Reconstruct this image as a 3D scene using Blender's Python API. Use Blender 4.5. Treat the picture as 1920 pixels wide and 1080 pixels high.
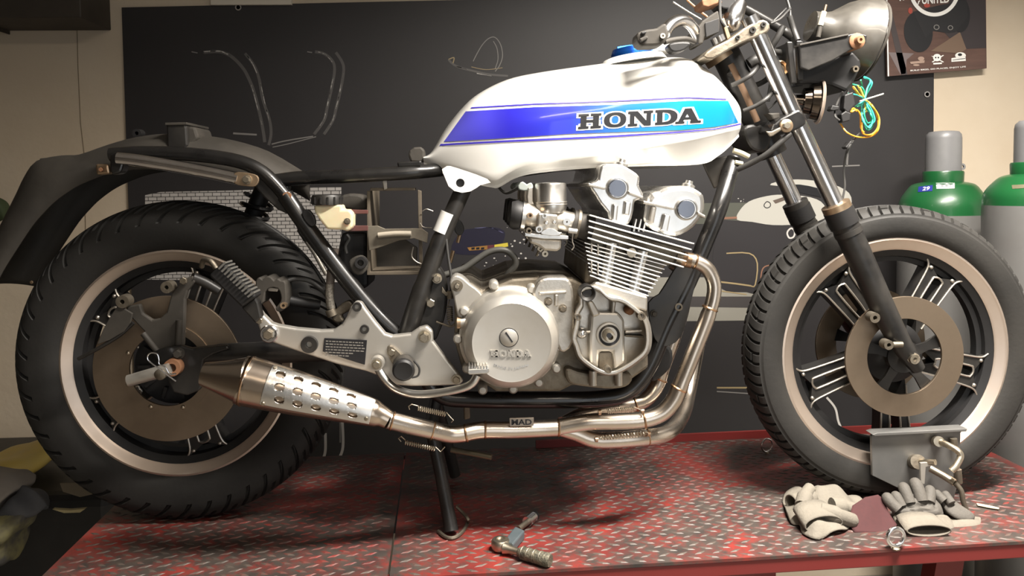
import bpy, bmesh, math, random
from mathutils import Vector, Matrix
random.seed(7)
R = math.radians
for _o in list(bpy.data.objects): bpy.data.objects.remove(_o)
scene = bpy.context.scene
C = scene.collection

# ------------------------------------------------------------------ camera
TZ = 0.62                       # height of the lift table's top above the floor
LENS = 27.0
SHX, SHY = 0.0, -0.060
cam_d = bpy.data.cameras.new('camera'); cam = bpy.data.objects.new('camera', cam_d); C.objects.link(cam)
cam_d.lens = LENS; cam_d.sensor_width = 36; cam_d.shift_x = SHX; cam_d.shift_y = SHY
cam_d.clip_start = 0.02; cam_d.clip_end = 50
CAM_LOC = Vector((0, -1.63, TZ + 0.686))
CAM_ROT = Matrix.Rotation(R(-2.6), 3, 'Z') @ Matrix.Rotation(R(90 - 3.0), 3, 'X') @ Matrix.Rotation(R(-0.8), 3, 'Z')
cam.matrix_world = Matrix.Translation(CAM_LOC) @ CAM_ROT.to_4x4()
scene.camera = cam

# ------------------------------------------------------------------ view, world, room lamps and added fill
vs = scene.view_settings
vs.view_transform = 'Standard'; vs.look = 'None'; vs.gamma = 1; vs.use_curve_mapping = False
vs.exposure = -0.05
world = bpy.data.worlds.new('world'); scene.world = world; world.use_nodes = True
world.node_tree.nodes['Background'].inputs[0].default_value = (0.9, 0.85, 0.8, 1)
world.node_tree.nodes['Background'].inputs[1].default_value = 0.05
def area(name, loc, aim, sx, sy, power, col, spread=180):
    l = bpy.data.lights.new(name, 'AREA'); l.shape = 'RECTANGLE'; l.size = sx; l.size_y = sy
    l.energy = power; l.color = col; l.spread = R(spread)
    o = bpy.data.objects.new(name, l); C.objects.link(o); o.location = loc
    o.rotation_euler = (Vector(aim) - Vector(loc)).to_track_quat('-Z', 'Y').to_euler()
    return o
area('tube_and_fill_light', (0.90, -0.66, 2.44), (0.86, -0.54, 0.6), 1.1, 0.12, 118, (1.0, 0.935, 0.85), 140)
area('tube_and_fill_light', (0.5, -2.2, 2.44), (0.3, -1.5, 0.6), 1.2, 0.14, 12, (1.0, 0.86, 0.70), 150)  # weak fill light added to brighten the near side, not a fixture
area('garage_door_daylight', (1.0, -3.36, 1.15), (0.9, 0.0, 1.1), 1.5, 2.0, 15, (0.90, 0.95, 1.0))

# ------------------------------------------------------------------ pixel of the photograph -> point at a given depth
def ray(px, py):
    v = Vector((((px - 960) / 1920 + SHX) * 36 / LENS, ((540 - py) / 1920 + SHY) * 36 / LENS, -1))
    return CAM_ROT @ v
def P(px, py, Y=0.0):
    d = ray(px, py); return CAM_LOC + d * ((Y - CAM_LOC.y) / d.y)
def G(px, py, Z=TZ):
    d = ray(px, py); return CAM_LOC + d * ((Z - CAM_LOC.z) / d.z)
def PL(n, Y=0.0):               # metres covered by n pixels at depth Y (near the middle of the frame)
    return n * (Y - CAM_LOC.y) / (LENS / 36 * 1920)
# ------------------------------------------------------------------ materials
MATS = {}
def mat(name, col, rough=0.5, metal=0.0, col2=None, scale=8.0, amount=0.5, bump=0.0, bscale=60.0,
        coat=0.0, spec=0.5, rough2=None, detail=4.0, aniso=None, emit=None, stretch=None, contrast=0.25):
    if name in MATS: return MATS[name]
    m = bpy.data.materials.new(name); m.use_nodes = True
    nt = m.node_tree; b = nt.nodes['Principled BSDF']
    def setv(k, v):
        if k in b.inputs: b.inputs[k].default_value = v
    setv('Base Color', (*col, 1)); setv('Roughness', rough); setv('Metallic', metal)
    setv('Coat Weight', coat); setv('Coat Roughness', 0.06); setv('Specular IOR Level', spec)
    tc = nt.nodes.new('ShaderNodeTexCoord')
    vec = tc.outputs['Object']
    if stretch:
        mp = nt.nodes.new('ShaderNodeMapping'); mp.inputs['Scale'].default_value = stretch
        nt.links.new(vec, mp.inputs[0]); vec = mp.outputs[0]
    if col2 is not None or rough2 is not None:
        n = nt.nodes.new('ShaderNodeTexNoise'); n.inputs['Scale'].default_value = scale
        n.inputs['Detail'].default_value = detail; n.inputs['Roughness'].default_value = 0.62
        nt.links.new(vec, n.inputs['Vector'])
        rmp = nt.nodes.new('ShaderNodeMapRange')
        rmp.inputs['From Min'].default_value = amount - contrast; rmp.inputs['From Max'].default_value = amount + contrast
        nt.links.new(n.outputs['Fac'], rmp.inputs['Value'])
        if col2 is not None:
            mx = nt.nodes.new('ShaderNodeMix'); mx.data_type = 'RGBA'
            mx.inputs[6].default_value = (*col, 1); mx.inputs[7].default_value = (*col2, 1)
            nt.links.new(rmp.outputs[0], mx.inputs[0]); nt.links.new(mx.outputs[2], b.inputs['Base Color'])
        if rough2 is not None:
            mr = nt.nodes.new('ShaderNodeMapRange')
            mr.inputs['To Min'].default_value = rough; mr.inputs['To Max'].default_value = rough2
            nt.links.new(rmp.outputs[0], mr.inputs['Value']); nt.links.new(mr.outputs[0], b.inputs['Roughness'])
    if bump:
        n2 = nt.nodes.new('ShaderNodeTexNoise'); n2.inputs['Scale'].default_value = bscale; n2.inputs['Detail'].default_value = 5
        nt.links.new(vec, n2.inputs['Vector'])
        bp = nt.nodes.new('ShaderNodeBump'); bp.inputs['Strength'].default_value = bump; bp.inputs['Distance'].default_value = 0.004
        nt.links.new(n2.outputs['Fac'], bp.inputs['Height']); nt.links.new(bp.outputs[0], b.inputs['Normal'])
    if emit:
        setv('Emission Color', (*emit[0], 1)); setv('Emission Strength', emit[1])
    MATS[name] = m; return m

M_plaster = mat('plaster', (0.50, 0.41, 0.30), 0.85, 0, (0.58, 0.50, 0.39), 2.2, bump=0.25, bscale=40)
M_ceil = mat('ceiling_paint', (0.50, 0.49, 0.47), 0.9, 0, (0.44, 0.43, 0.41), 2)
M_wallwhite = mat('white_wall_paint', (0.52, 0.51, 0.495), 0.85, 0, (0.46, 0.45, 0.43), 2)
M_floor = mat('concrete', (0.16, 0.145, 0.12), 0.75, 0, (0.26, 0.235, 0.20), 3, bump=0.3, bscale=25)
M_banner = mat('banner_vinyl', (0.020, 0.0185, 0.0195), 0.5, 0, (0.025, 0.023, 0.024), 3, bump=0.05, bscale=14, spec=0.5)
M_blackgloss = mat('black_gloss_paint', (0.004, 0.004, 0.0045), 0.20, 0, (0.012, 0.011, 0.010), 14, coat=0.3, rough2=0.42)
M_blackworn = mat('worn_black_paint', (0.006, 0.006, 0.0065), 0.34, 0, (0.036, 0.032, 0.027), 10, amount=0.6, rough2=0.6, bump=0.05)
M_blackmatt = mat('matt_black', (0.006, 0.006, 0.0065), 0.55, 0, (0.013, 0.012, 0.012), 12)
M_dustblack = mat('dusty_black_plastic', (0.022, 0.0195, 0.0165), 0.55, 0, (0.052, 0.045, 0.036), 7, rough2=0.8, bump=0.08, bscale=90)
M_rubber = mat('tyre_rubber', (0.007, 0.0066, 0.006), 0.6, 0, (0.016, 0.0145, 0.0125), 6, rough2=0.8, bump=0.08, bscale=120)
M_rubber_d = mat('dusty_tyre_rubber', (0.010, 0.0096, 0.009), 0.62, 0, (0.026, 0.0235, 0.020), 5, rough2=0.85, bump=0.10, bscale=120)
M_hose = mat('hose_rubber', (0.016, 0.016, 0.016), 0.5, 0, (0.045, 0.043, 0.040), 20)
M_chrome = mat('chrome', (0.84, 0.84, 0.87), 0.14, 1.0, (0.72, 0.71, 0.70), 20, rough2=0.24)
M_steel = mat('brushed_stainless', (0.66, 0.60, 0.53), 0.22, 1.0, (0.56, 0.47, 0.38), 9, rough2=0.34)
M_weld = mat('heat_tinted_weld', (0.58, 0.37, 0.20), 0.3, 1.0, (0.38, 0.25, 0.18), 60)
M_alu = mat('cast_aluminium', (0.60, 0.57, 0.52), 0.36, 1.0, (0.46, 0.42, 0.36), 14, rough2=0.5, bump=0.12, bscale=180)
M_alubright = mat('polished_aluminium', (0.78, 0.77, 0.75), 0.24, 1.0, (0.66, 0.64, 0.60), 14, rough2=0.36, bump=0.05, bscale=150)
M_aludark = mat('grimy_aluminium', (0.30, 0.27, 0.22), 0.5, 1.0, (0.15, 0.125, 0.095), 18, rough2=0.65, bump=0.2, bscale=140)
M_alupaint = mat('silver_painted_aluminium', (0.56, 0.54, 0.50), 0.38, 0.75, (0.46, 0.43, 0.38), 9, rough2=0.5)
M_rim = mat('anodised_rim', (0.80, 0.69, 0.60), 0.42, 1.0, (0.66, 0.55, 0.46), 8, rough2=0.52)
M_disc = mat('rusty_disc_steel', (0.36, 0.285, 0.21), 0.42, 1.0, (0.27, 0.21, 0.155), 12, rough2=0.55, bump=0.05, bscale=60)
M_rust = mat('rust', (0.20, 0.09, 0.045), 0.75, 0.2, (0.33, 0.17, 0.09), 40)
M_zinc = mat('zinc_plated_bolt', (0.58, 0.53, 0.43), 0.38, 1.0, (0.40, 0.34, 0.26), 60)
M_brass = mat('brass_bracket', (0.60, 0.45, 0.30), 0.42, 1.0, (0.42, 0.30, 0.20), 30)
M_white = mat('white_tank_paint', (0.80, 0.79, 0.76), 0.28, 0, (0.74, 0.72, 0.67), 5, coat=0.6)
M_ink = mat('black_print', (0.012, 0.012, 0.014), 0.4)
M_whiteprint = mat('white_print', (0.78, 0.77, 0.74), 0.45)
M_redpaint = mat('red_table_paint', (0.17, 0.014, 0.012), 0.48, 0, (0.16, 0.018, 0.016), 6, rough2=0.6)

# ------------------------------------------------------------------ objects
WORIG = {}                      # world origin of every object we made
def link(o, parent=None, at=None):
    C.objects.link(o)
    at = Vector(at) if at is not None else Vector((0, 0, 0))
    WORIG[o.name] = at
    if parent is not None:
        o.parent = parent; o.location = at - WORIG[parent.name]
    else:
        o.location = at
    return o
def tag(o, label=None, cat=None, group=None, kind=None):
    if label: o['label'] = label
    if cat: o['category'] = cat
    if group: o['group'] = group
    if kind: o['kind'] = kind
    return o
def empty(name, at, label=None, cat=None, group=None):
    o = bpy.data.objects.new(name, None); o.empty_display_size = 0.05
    link(o, None, at); return tag(o, label, cat, group)

class MB:
    def __init__(s): s.v = []; s.f = []; s.sm = []
    def add(s, vs, fs, smooth=True):
        n = len(s.v); s.v += [tuple(v) for v in vs]
        s.f += [tuple(i + n for i in f) for f in fs]; s.sm += [smooth] * len(fs); return s
    def xf(s, M):
        s.v = [tuple(M @ Vector(v)) for v in s.v]; return s
    def join(s, o): return s.add2(o)
    def add2(s, o):
        n = len(s.v); s.v += o.v; s.f += [tuple(i + n for i in f) for f in o.f]; s.sm += o.sm; return s
    # box between two corners, optional 3x3 rotation about its centre
    def box(s, a, b, rot=None):
        a, b = Vector(a), Vector(b); c = (a + b) / 2; h = (b - a) / 2
        vs = []
        for x in (-1, 1):
            for y in (-1, 1):
                for z in (-1, 1):
                    q = Vector((x * h.x, y * h.y, z * h.z)); vs.append(c + (rot @ q if rot else q))
        return s.add(vs, [(0,1,3,2),(4,6,7,5),(0,4,5,1),(2,3,7,6),(0,2,6,4),(1,5,7,3)], False)
    # swept tube; pts world, r number or list
    def tube(s, pts, r, n=12, caps=True, closed=False, flat=1.0):
        pts = [Vector(p) for p in pts]; m = len(pts)
        rs = r if isinstance(r, (list, tuple)) else [r] * m
        T = []
        for i in range(m):
            if closed: t = pts[(i + 1) % m] - pts[i - 1]
            else: t = pts[min(i + 1, m - 1)] - pts[max(i - 1, 0)]
            T.append(t.normalized() if t.length > 1e-9 else Vector((1, 0, 0)))
        up = Vector((0, 1, 0)) if abs(T[0].y) < 0.9 else Vector((1, 0, 0))
        u = (up - T[0] * up.dot(T[0])).normalized()
        vs = []
        for i in range(m):
            u = u - T[i] * u.dot(T[i])
            u = u.normalized() if u.length > 1e-9 else T[i].orthogonal().normalized()
            w = T[i].cross(u)
            for k in range(n):
                a = 2 * math.pi * k / n
                vs.append(pts[i] + (u * math.cos(a) * flat + w * math.sin(a)) * rs[i])
        fs = []
        for i in range(m if closed else m - 1):
            j = (i + 1) % m
            for k in range(n):
                k2 = (k + 1) % n
                fs.append((i * n + k, i * n + k2, j * n + k2, j * n + k))
        s.add(vs, fs, True)
        if caps and not closed:
            b = len(s.v) - m * n
            s.f.append(tuple(b + k for k in reversed(range(n)))); s.sm.append(False)
            s.f.append(tuple(b + (m - 1) * n + k for k in range(n))); s.sm.append(False)
        return s
    # revolve profile [(radius, along axis)] around axis at c
    def lathe(s, c, axis, prof, n=32, smooth=True, closed=False, ref=None):
        c = Vector(c); ax = Vector(axis).normalized()
        u = Vector(ref) if ref else (Vector((0, 0, 1)) if abs(ax.z) < 0.9 else Vector((1, 0, 0)))
        u = (u - ax * u.dot(ax)).normalized(); w = ax.cross(u)
        vs = []
        for (r, h) in prof:
            for k in range(n):
                a = 2 * math.pi * k / n
                vs.append(c + ax * h + (u * math.cos(a) + w * math.sin(a)) * r)
        fs = []; m = len(prof)
        for i in range(m if closed else m - 1):
            j = (i + 1) % m
            for k in range(n):
                k2 = (k + 1) % n
                fs.append((i * n + k, i * n + k2, j * n + k2, j * n + k))
        s.add(vs, fs, smooth)
        if not closed:
            b = len(s.v) - m * n
            if prof[0][0] > 1e-6: s.f.append(tuple(b + k for k in reversed(range(n)))); s.sm.append(False)
            if prof[-1][0] > 1e-6: s.f.append(tuple(b + (m - 1) * n + k for k in range(n))); s.sm.append(False)
        return s
    def cyl(s, a, b, r, n=20, r2=None):
        a, b = Vector(a), Vector(b); L = (b - a).length
        return s.lathe(a, b - a, [(r, 0), (r if r2 is None else r2, L)], n)
    # closed outline of world points (in one XZ-ish plane) pushed back along Y
    def prism(s, pts, depth, d=None, smooth=False):
        n = len(pts); d = Vector(d) if d else Vector((0, depth, 0))
        pts = [Vector(p) for p in pts]
        vs = pts + [p + d for p in pts]
        fs = [tuple(range(n)), tuple(range(2 * n - 1, n - 1, -1))]
        s.add(vs, fs, False)
        b = len(s.v) - 2 * n
        for i in range(n):
            j = (i + 1) % n
            s.f.append((b + i, b + n + i, b + n + j, b + j)); s.sm.append(smooth)
        return s
    def grid(s, rows, smooth=True, closeu=False):
        m = len(rows); n = len(rows[0]); vs = [p for r in rows for p in r]; fs = []
        for i in range(m - 1):
            for k in range(n if closeu else n - 1):
                k2 = (k + 1) % n
                fs.append((i * n + k, i * n + k2, (i + 1) * n + k2, (i + 1) * n + k))
        return s.add(vs, fs, smooth)
    def build(s, name, m, parent=None, bevel=0.0, seg=2, solid=0.0, sub=0, at=None, angle=35, label=None, offset=0.0, fixn=True, sharp=42):
        me = bpy.data.meshes.new(name)
        if at is None:
            xs = [v[0] for v in s.v]; ys = [v[1] for v in s.v]; zs = [v[2] for v in s.v]
            at = Vector(((min(xs) + max(xs)) / 2, (min(ys) + max(ys)) / 2, (min(zs) + max(zs)) / 2))
            if parent is None: at.z = min(zs)
        at = Vector(at)
        me.from_pydata([tuple(Vector(v) - at) for v in s.v], [], s.f)
        me.polygons.foreach_set('use_smooth', s.sm)
        if fixn:
            bm = bmesh.new(); bm.from_mesh(me)
            bmesh.ops.remove_doubles(bm, verts=bm.verts, dist=1e-6)
            bmesh.ops.recalc_face_normals(bm, faces=bm.faces)
            bm.to_mesh(me); bm.free()
        me.update()
        if sharp and any(s.sm): me.set_sharp_from_angle(angle=R(sharp))
        mats = m if isinstance(m, (list, tuple)) else [m]
        for q in mats: me.materials.append(q)
        o = bpy.data.objects.new(name, me); link(o, parent, at)
        if solid:
            sm = o.modifiers.new('solid', 'SOLIDIFY'); sm.thickness = solid; sm.offset = offset
        if bevel:
            bv = o.modifiers.new('bevel', 'BEVEL'); bv.width = bevel; bv.segments = seg; bv.limit_method = 'ANGLE'; bv.angle_limit = R(angle)
            bv.harden_normals = False
        if sub:
            sb = o.modifiers.new('sub', 'SUBSURF'); sb.levels = sub; sb.render_levels = sub
        if label: o['label'] = label
        return o

def spline(ctrl, n=8, closed=False):
    """Catmull-Rom through control tuples of any length"""
    ctrl = [tuple(c) for c in ctrl]; out = []; m = len(ctrl)
    rng = range(m) if closed else range(m - 1)
    for i in rng:
        if closed: p = [ctrl[(i + k - 1) % m] for k in range(4)]
        else: p = [ctrl[max(i - 1, 0)], ctrl[i], ctrl[i + 1], ctrl[min(i + 2, m - 1)]]
        for k in range(n):
            t = k / n
            out.append(tuple(0.5 * ((2 * b) + (-a + c) * t + (2 * a - 5 * b + 4 * c - d) * t * t + (-a + 3 * b - 3 * c + d) * t ** 3)
                             for a, b, c, d in zip(*p)))
    if not closed: out.append(ctrl[-1])
    return out
def pp(l, Y): return [P(x, y, Y) for x, y in l]
def px3(l): return [P(*q) for q in l]                 # list of (px, py, Y)
def ptube(name, l, r, m, parent, n=12, sm=6, label=None, **k):   # tube through (px, py, Y) controls
    pts = px3(spline(l, sm)) if sm else px3(l)
    return MB().tube(pts, r, n).build(name, m, parent, label=label, **k)
def plate(name, outline, Y, thick, m, parent, bevel=0.003, sm=0, label=None, **k):
    if sm: outline = spline(outline, sm, True)
    return MB().prism(pp(outline, Y), thick).build(name, m, parent, bevel=bevel, label=label, **k)
def hexbolt(name, px, py, Y, rpx, m, parent, h=0.008, washer=True, axis=(0, -1, 0), socket=False):
    c = P(px, py, Y); r = PL(rpx, Y); mb = MB()
    if washer: mb.lathe(c, axis, [(r * 1.35, -0.002), (r * 1.35, 0.002)], 20)
    if socket: mb.lathe(c, axis, [(r, 0), (r, h), (r * .55, h), (r * .5, h * .4), (0, h * .4)], 20)
    else: mb.lathe(c, axis, [(r, 0), (r, h * .85), (r * .85, h)], 6, smooth=False)
    return mb.build(name, m, parent)
def boss(name, px, py, Y, rpx, m, parent, h=0.02, hole=0.45, n=24):      # round boss with a hole
    c = P(px, py, Y); r = PL(rpx, Y)
    return MB().lathe(c, (0, -1, 0), [(r * 1.05, -h), (r, 0), (r * hole, 0), (r * hole * .95, -h * .8), (0, -h * .8)], n).build(name, m, parent)

_tc = {}
def text_mesh(txt, bold=0.0):
    """flat triangles of a string; (verts2d, faces), height of a capital about 1"""
    if (txt, bold) in _tc: return _tc[(txt, bold)]
    cu = bpy.data.curves.new('txt', 'FONT'); cu.body = txt; cu.size = 1.0; cu.offset = bold; cu.resolution_u = 3
    o = bpy.data.objects.new('txt', cu); C.objects.link(o)
    bpy.context.view_layer.update()
    me = bpy.data.meshes.new_from_object(o.evaluated_get(bpy.context.evaluated_depsgraph_get()))
    vs = [(v.co.x, v.co.y) for v in me.vertices]; fs = [tuple(p.vertices) for p in me.polygons]
    bpy.data.objects.remove(o); bpy.data.curves.remove(cu); bpy.data.meshes.remove(me)
    x0 = min(v[0] for v in vs); x1 = max(v[0] for v in vs); y0 = min(v[1] for v in vs); y1 = max(v[1] for v in vs)
    vs = [((v[0] - x0) / (x1 - x0), (v[1] - y0) / (y1 - y0)) for v in vs]
    _tc[(txt, bold)] = (vs, fs); return vs, fs
def print_text(name, txt, quad, m, parent, bold=0.0, lift=0.0):
    """text fitted in the quad bl, br, tr, tl (world points)"""
    vs, fs = text_mesh(txt, bold); bl, br, tr, tl = [Vector(q) for q in quad]
    nn = (br - bl).cross(tl - bl).normalized()
    w = [(bl * (1 - u) * (1 - v) + br * u * (1 - v) + tr * u * v + tl * (1 - u) * v) + nn * lift for u, v in vs]
    return MB().add(w, fs, False).build(name, m, parent, fixn=False)

# slab-serif capitals as unions of polygons in a 0..1 box
def slab_letter(ch, grow=0.0):
    sw = 0.26; sh = 0.17       # stem width, serif height
    def rect(a, b, c, d): return [(a - grow, b - grow), (c + grow, b - grow), (c + grow, d + grow), (a - grow, d + grow)]
    L = []
    if ch == 'H':
        for x in (0.10, 0.64): L.append(rect(x, 0, x + sw, 1))
        for x in (0.0, 0.54):
            L += [rect(x, 0, x + .46, sh), rect(x, 1 - sh, x + .46, 1)]
        L.append(rect(.3, .41, .7, .59))
    elif ch == 'N':
        L += [rect(.08, 0, .26, 1), rect(.74, 0, .92, 1), rect(0, 0, .38, sh), rect(0, 1 - sh, .30, 1), rect(.62, 1 - sh, 1, 1)]
        g = grow
        L.append([(.10 - g, 1 + g), (.38 + g, 1 + g), (.92 + g, 0 - g), (.66 - g, 0 - g)])
    elif ch == 'A':
        g = grow
        L.append([(.07 - g, 0 - g), (.26 + g, 0 - g), (.58 + g, 1 + g), (.36 - g, 1 + g)])
        L.append([(.66 - g, 0 - g), (.94 + g, 0 - g), (.62 + g, 1 + g), (.36 - g, 1 + g)])
        L += [rect(.24, .26, .76, .41), rect(0, 0, .36, sh * .9), rect(.58, 0, 1.0, sh * .9)]
    elif ch in 'OD':
        n = 28; ring = []
        def pt(t, rx, ry, e, cx=.5):
            c, q = math.cos(t), math.sin(t)
            return (cx + rx * math.copysign(abs(c) ** e, c), .5 + ry * math.copysign(abs(q) ** e, q))
        for i in range(n):
            if ch == 'O': t0, t1 = 2 * math.pi * i / n, 2 * math.pi * (i + 1) / n; cx = .5; ro = .5; ri = .24
            else: t0, t1 = -math.pi / 2 + math.pi * i / n, -math.pi / 2 + math.pi * (i + 1) / n; cx = .40; ro = .60; ri = .30
            L.append([pt(t0, ro + grow, .5 + grow, .85, cx), pt(t1, ro + grow, .5 + grow, .85, cx),
                      pt(t1, max(ri - grow, .01), .31 - grow * .6, .85, cx), pt(t0, max(ri - grow, .01), .31 - grow * .6, .85, cx)])
        if ch == 'D':
            L += [rect(.08, 0, .33, 1), rect(0, 0, .42, sh), rect(0, 1 - sh, .42, 1)]
    return L
# ------------------------------------------------------------------ the room
WALL_Y = 0.80; X0, X1, YF, ZC = -2.5, 2.35, -3.4, 2.5
def struct(name, mb, m, **k):
    return tag(mb.build(name, m, **k), kind='structure')
struct('floor', MB().box((X0, YF, -0.1), (X1, WALL_Y, 0)), M_floor)
wb = struct('wall_back', MB().box((X0, WALL_Y, 0), (X1, WALL_Y + .1, ZC)), M_plaster)
struct('wall_left', MB().box((X0 - .1, YF, 0), (X0, WALL_Y, ZC)), mat('unseen_wall_dark', (.16, .13, .10), .7, 0, (.11, .09, .07), 4))  # out of view; coloured dark so less light bounces onto the left
struct('wall_right', MB().box((X1, YF, 0), (X1 + .1, WALL_Y, ZC)), M_wallwhite)
struct('wall_front', MB().box((X0, YF - .1, 0), (X1, YF, ZC)), M_wallwhite)
struct('ceiling', MB().box((X0, YF, ZC), (X1, WALL_Y, ZC + .1)), M_ceil)
# ------------------------------------------------------------------ the lift table with its tread plate top
TROT = Matrix.Rotation(R(2.6), 3, 'Z'); TC = Vector((0.26, 0.0, TZ))
def tw(x, y, z=0.0): return TC + TROT @ Vector((x, y, z))       # table coordinates -> world
TX0, TX1, TY0, TY1 = -1.06, 1.035, -0.286, 0.36
def table_mat(name, raised):
    m = bpy.data.materials.new(name); m.use_nodes = True; nt = m.node_tree; b = nt.nodes['Principled BSDF']
    tc = nt.nodes.new('ShaderNodeTexCoord')
    def noise(sc, det=4, ro=.6):
        n = nt.nodes.new('ShaderNodeTexNoise'); n.inputs['Scale'].default_value = sc; n.inputs['Detail'].default_value = det
        n.inputs['Roughness'].default_value = ro; nt.links.new(tc.outputs['Object'], n.inputs['Vector']); return n.outputs['Fac']
    def ramp(src, a, bb):
        r = nt.nodes.new('ShaderNodeMapRange'); r.inputs['From Min'].default_value = a; r.inputs['From Max'].default_value = bb
        nt.links.new(src, r.inputs['Value']); return r.outputs[0]
    def mix(f, A, B):
        x = nt.nodes.new('ShaderNodeMix'); x.data_type = 'RGBA'; nt.links.new(f, x.inputs[0])
        for sl, q in ((6, A), (7, B)):
            if isinstance(q, tuple): x.inputs[sl].default_value = (*q, 1)
            else: nt.links.new(q, x.inputs[sl])
        return x.outputs[2]
    big = ramp(noise(2.6, 3), .36, .54); fine = ramp(noise(30, 5, .7), .36, .66)
    red = mix(ramp(noise(9), .35, .65), (0.24, 0.026, 0.019), (0.11, 0.018, 0.016))
    bare = mix(ramp(noise(16), .3, .7), (0.030, 0.025, 0.023), (0.070, 0.055, 0.046))
    if raised: bare = mix(ramp(noise(22), .3, .7), (0.060, 0.048, 0.040), (0.105, 0.083, 0.069))
    add = nt.nodes.new('ShaderNodeMath'); add.operation = 'ADD'; nt.links.new(big, add.inputs[0])
    ml = nt.nodes.new('ShaderNodeMath'); ml.operation = 'MULTIPLY_ADD'; nt.links.new(fine, ml.inputs[0]); ml.inputs[1].default_value = 1.1; ml.inputs[2].default_value = -.62 if not raised else -.35
    nt.links.new(ml.outputs[0], add.inputs[1]); add.use_clamp = True
    nt.links.new(mix(add.outputs[0], red, bare), b.inputs['Base Color'])
    b.inputs['Roughness'].default_value = .5
    return m
M_tab = table_mat('worn_red_plate', False); M_tread = table_mat('worn_tread_bars', True)
table = empty('lift_table', TC - Vector((0, 0, TZ)), 'red steel lift table with a worn tread plate top carrying the motorcycle', 'table')
def tbox(x0, y0, z0, x1, y1, z1):
    mb = MB(); mb.box((x0, y0, z0), (x1, y1, z1)); mb.v = [tuple(TC + TROT @ Vector(v)) for v in mb.v]; return mb
seam = -0.44
top_a = tbox(TX0, TY0, -.006, seam - .002, TY1, 0).build('top_plate', M_tab, table)
top_b = tbox(seam + .002, TY0, -.006, TX1, TY1, 0).build('top_plate', M_tab, table)
tbox(TX0 + .002, TY0 + .002, -.034, TX1 - .002, TY0 + .03, -.0062).build('side_rail', M_redpaint, table, bevel=.002)
tbox(TX0 + .002, TY1 - .03, -.034, TX1 - .002, TY1 - .002, -.0062).build('side_rail', M_redpaint, table, bevel=.002)
tbox(TX0 + .002, TY0 + .032, -.034, TX0 + .03, TY1 - .032, -.0062).build('end_rail', M_redpaint, table)
tbox(TX1 - .03, TY0 + .032, -.034, TX1 - .002, TY1 - .032, -.0062).build('end_rail', M_redpaint, table)
# rear guide strip standing up at the back edge
tbox(-.1, TY1 - .012, .0002, TX1, TY1 - .004, .02).build('rear_lip', M_redpaint, table)
# tread bars: raised lozenges, alternating direction
mb = MB(); px_, py_ = 0.034, 0.017; row = 0
y = TY0 + .012
while y < TY1 - .02:
    x = TX0 + .02 + (px_ / 2 if row % 2 else 0); k = 0
    while x < TX1 - .02:
        if abs(x - seam) > .016:
            a = R(24 if row % 2 else -24); L, W, H = .0135, .0042, .0013
            ca, sa = math.cos(a), math.sin(a)
            def q(u, v, z): return tw(x + u * ca - v * sa, y + u * sa + v * ca, z)
            mb.add([q(-L, 0, 0), q(0, -W, 0), q(L, 0, 0), q(0, W, 0), q(-L * .6, 0, H), q(0, -W * .45, H), q(L * .6, 0, H), q(0, W * .45, H)],
                   [(4, 5, 6, 7), (0, 1, 5, 4), (1, 2, 6, 5), (2, 3, 7, 6), (3, 0, 4, 7)], False)
        x += px_; k += 1
    y += py_; row += 1
tag(mb.build('tread_bars', M_tread, table, fixn=False), kind='stuff')
# legs and scissor arms under the top
for k, (xa, xb, yy) in enumerate([(.26, .14, -.15), (.70, .60, -.15), (.30, .16, .24), (-.55, -.70, -.15), (-.55, -.70, .24)]):
    m2 = MB(); d = .03
    m2.v += [tuple(tw(v[0], v[1], v[2])) for v in [(xa - d, yy - .02, -.034), (xa + d, yy - .02, -.034), (xa + d, yy + .02, -.034), (xa - d, yy + .02, -.034),
             (xb - d, yy - .02, -TZ), (xb + d, yy - .02, -TZ), (xb + d, yy + .02, -TZ), (xb - d, yy + .02, -TZ)]]
    m2.f += [(0,1,2,3),(4,7,6,5),(0,4,5,1),(1,5,6,2),(2,6,7,3),(3,7,4,0)]; m2.sm += [False] * 6
    m2.build('leg', M_redpaint, table)
tbox(.285, -.06, -.36, .37, .10, -.036).build('lift_column', M_redpaint, table, bevel=.003)
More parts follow.
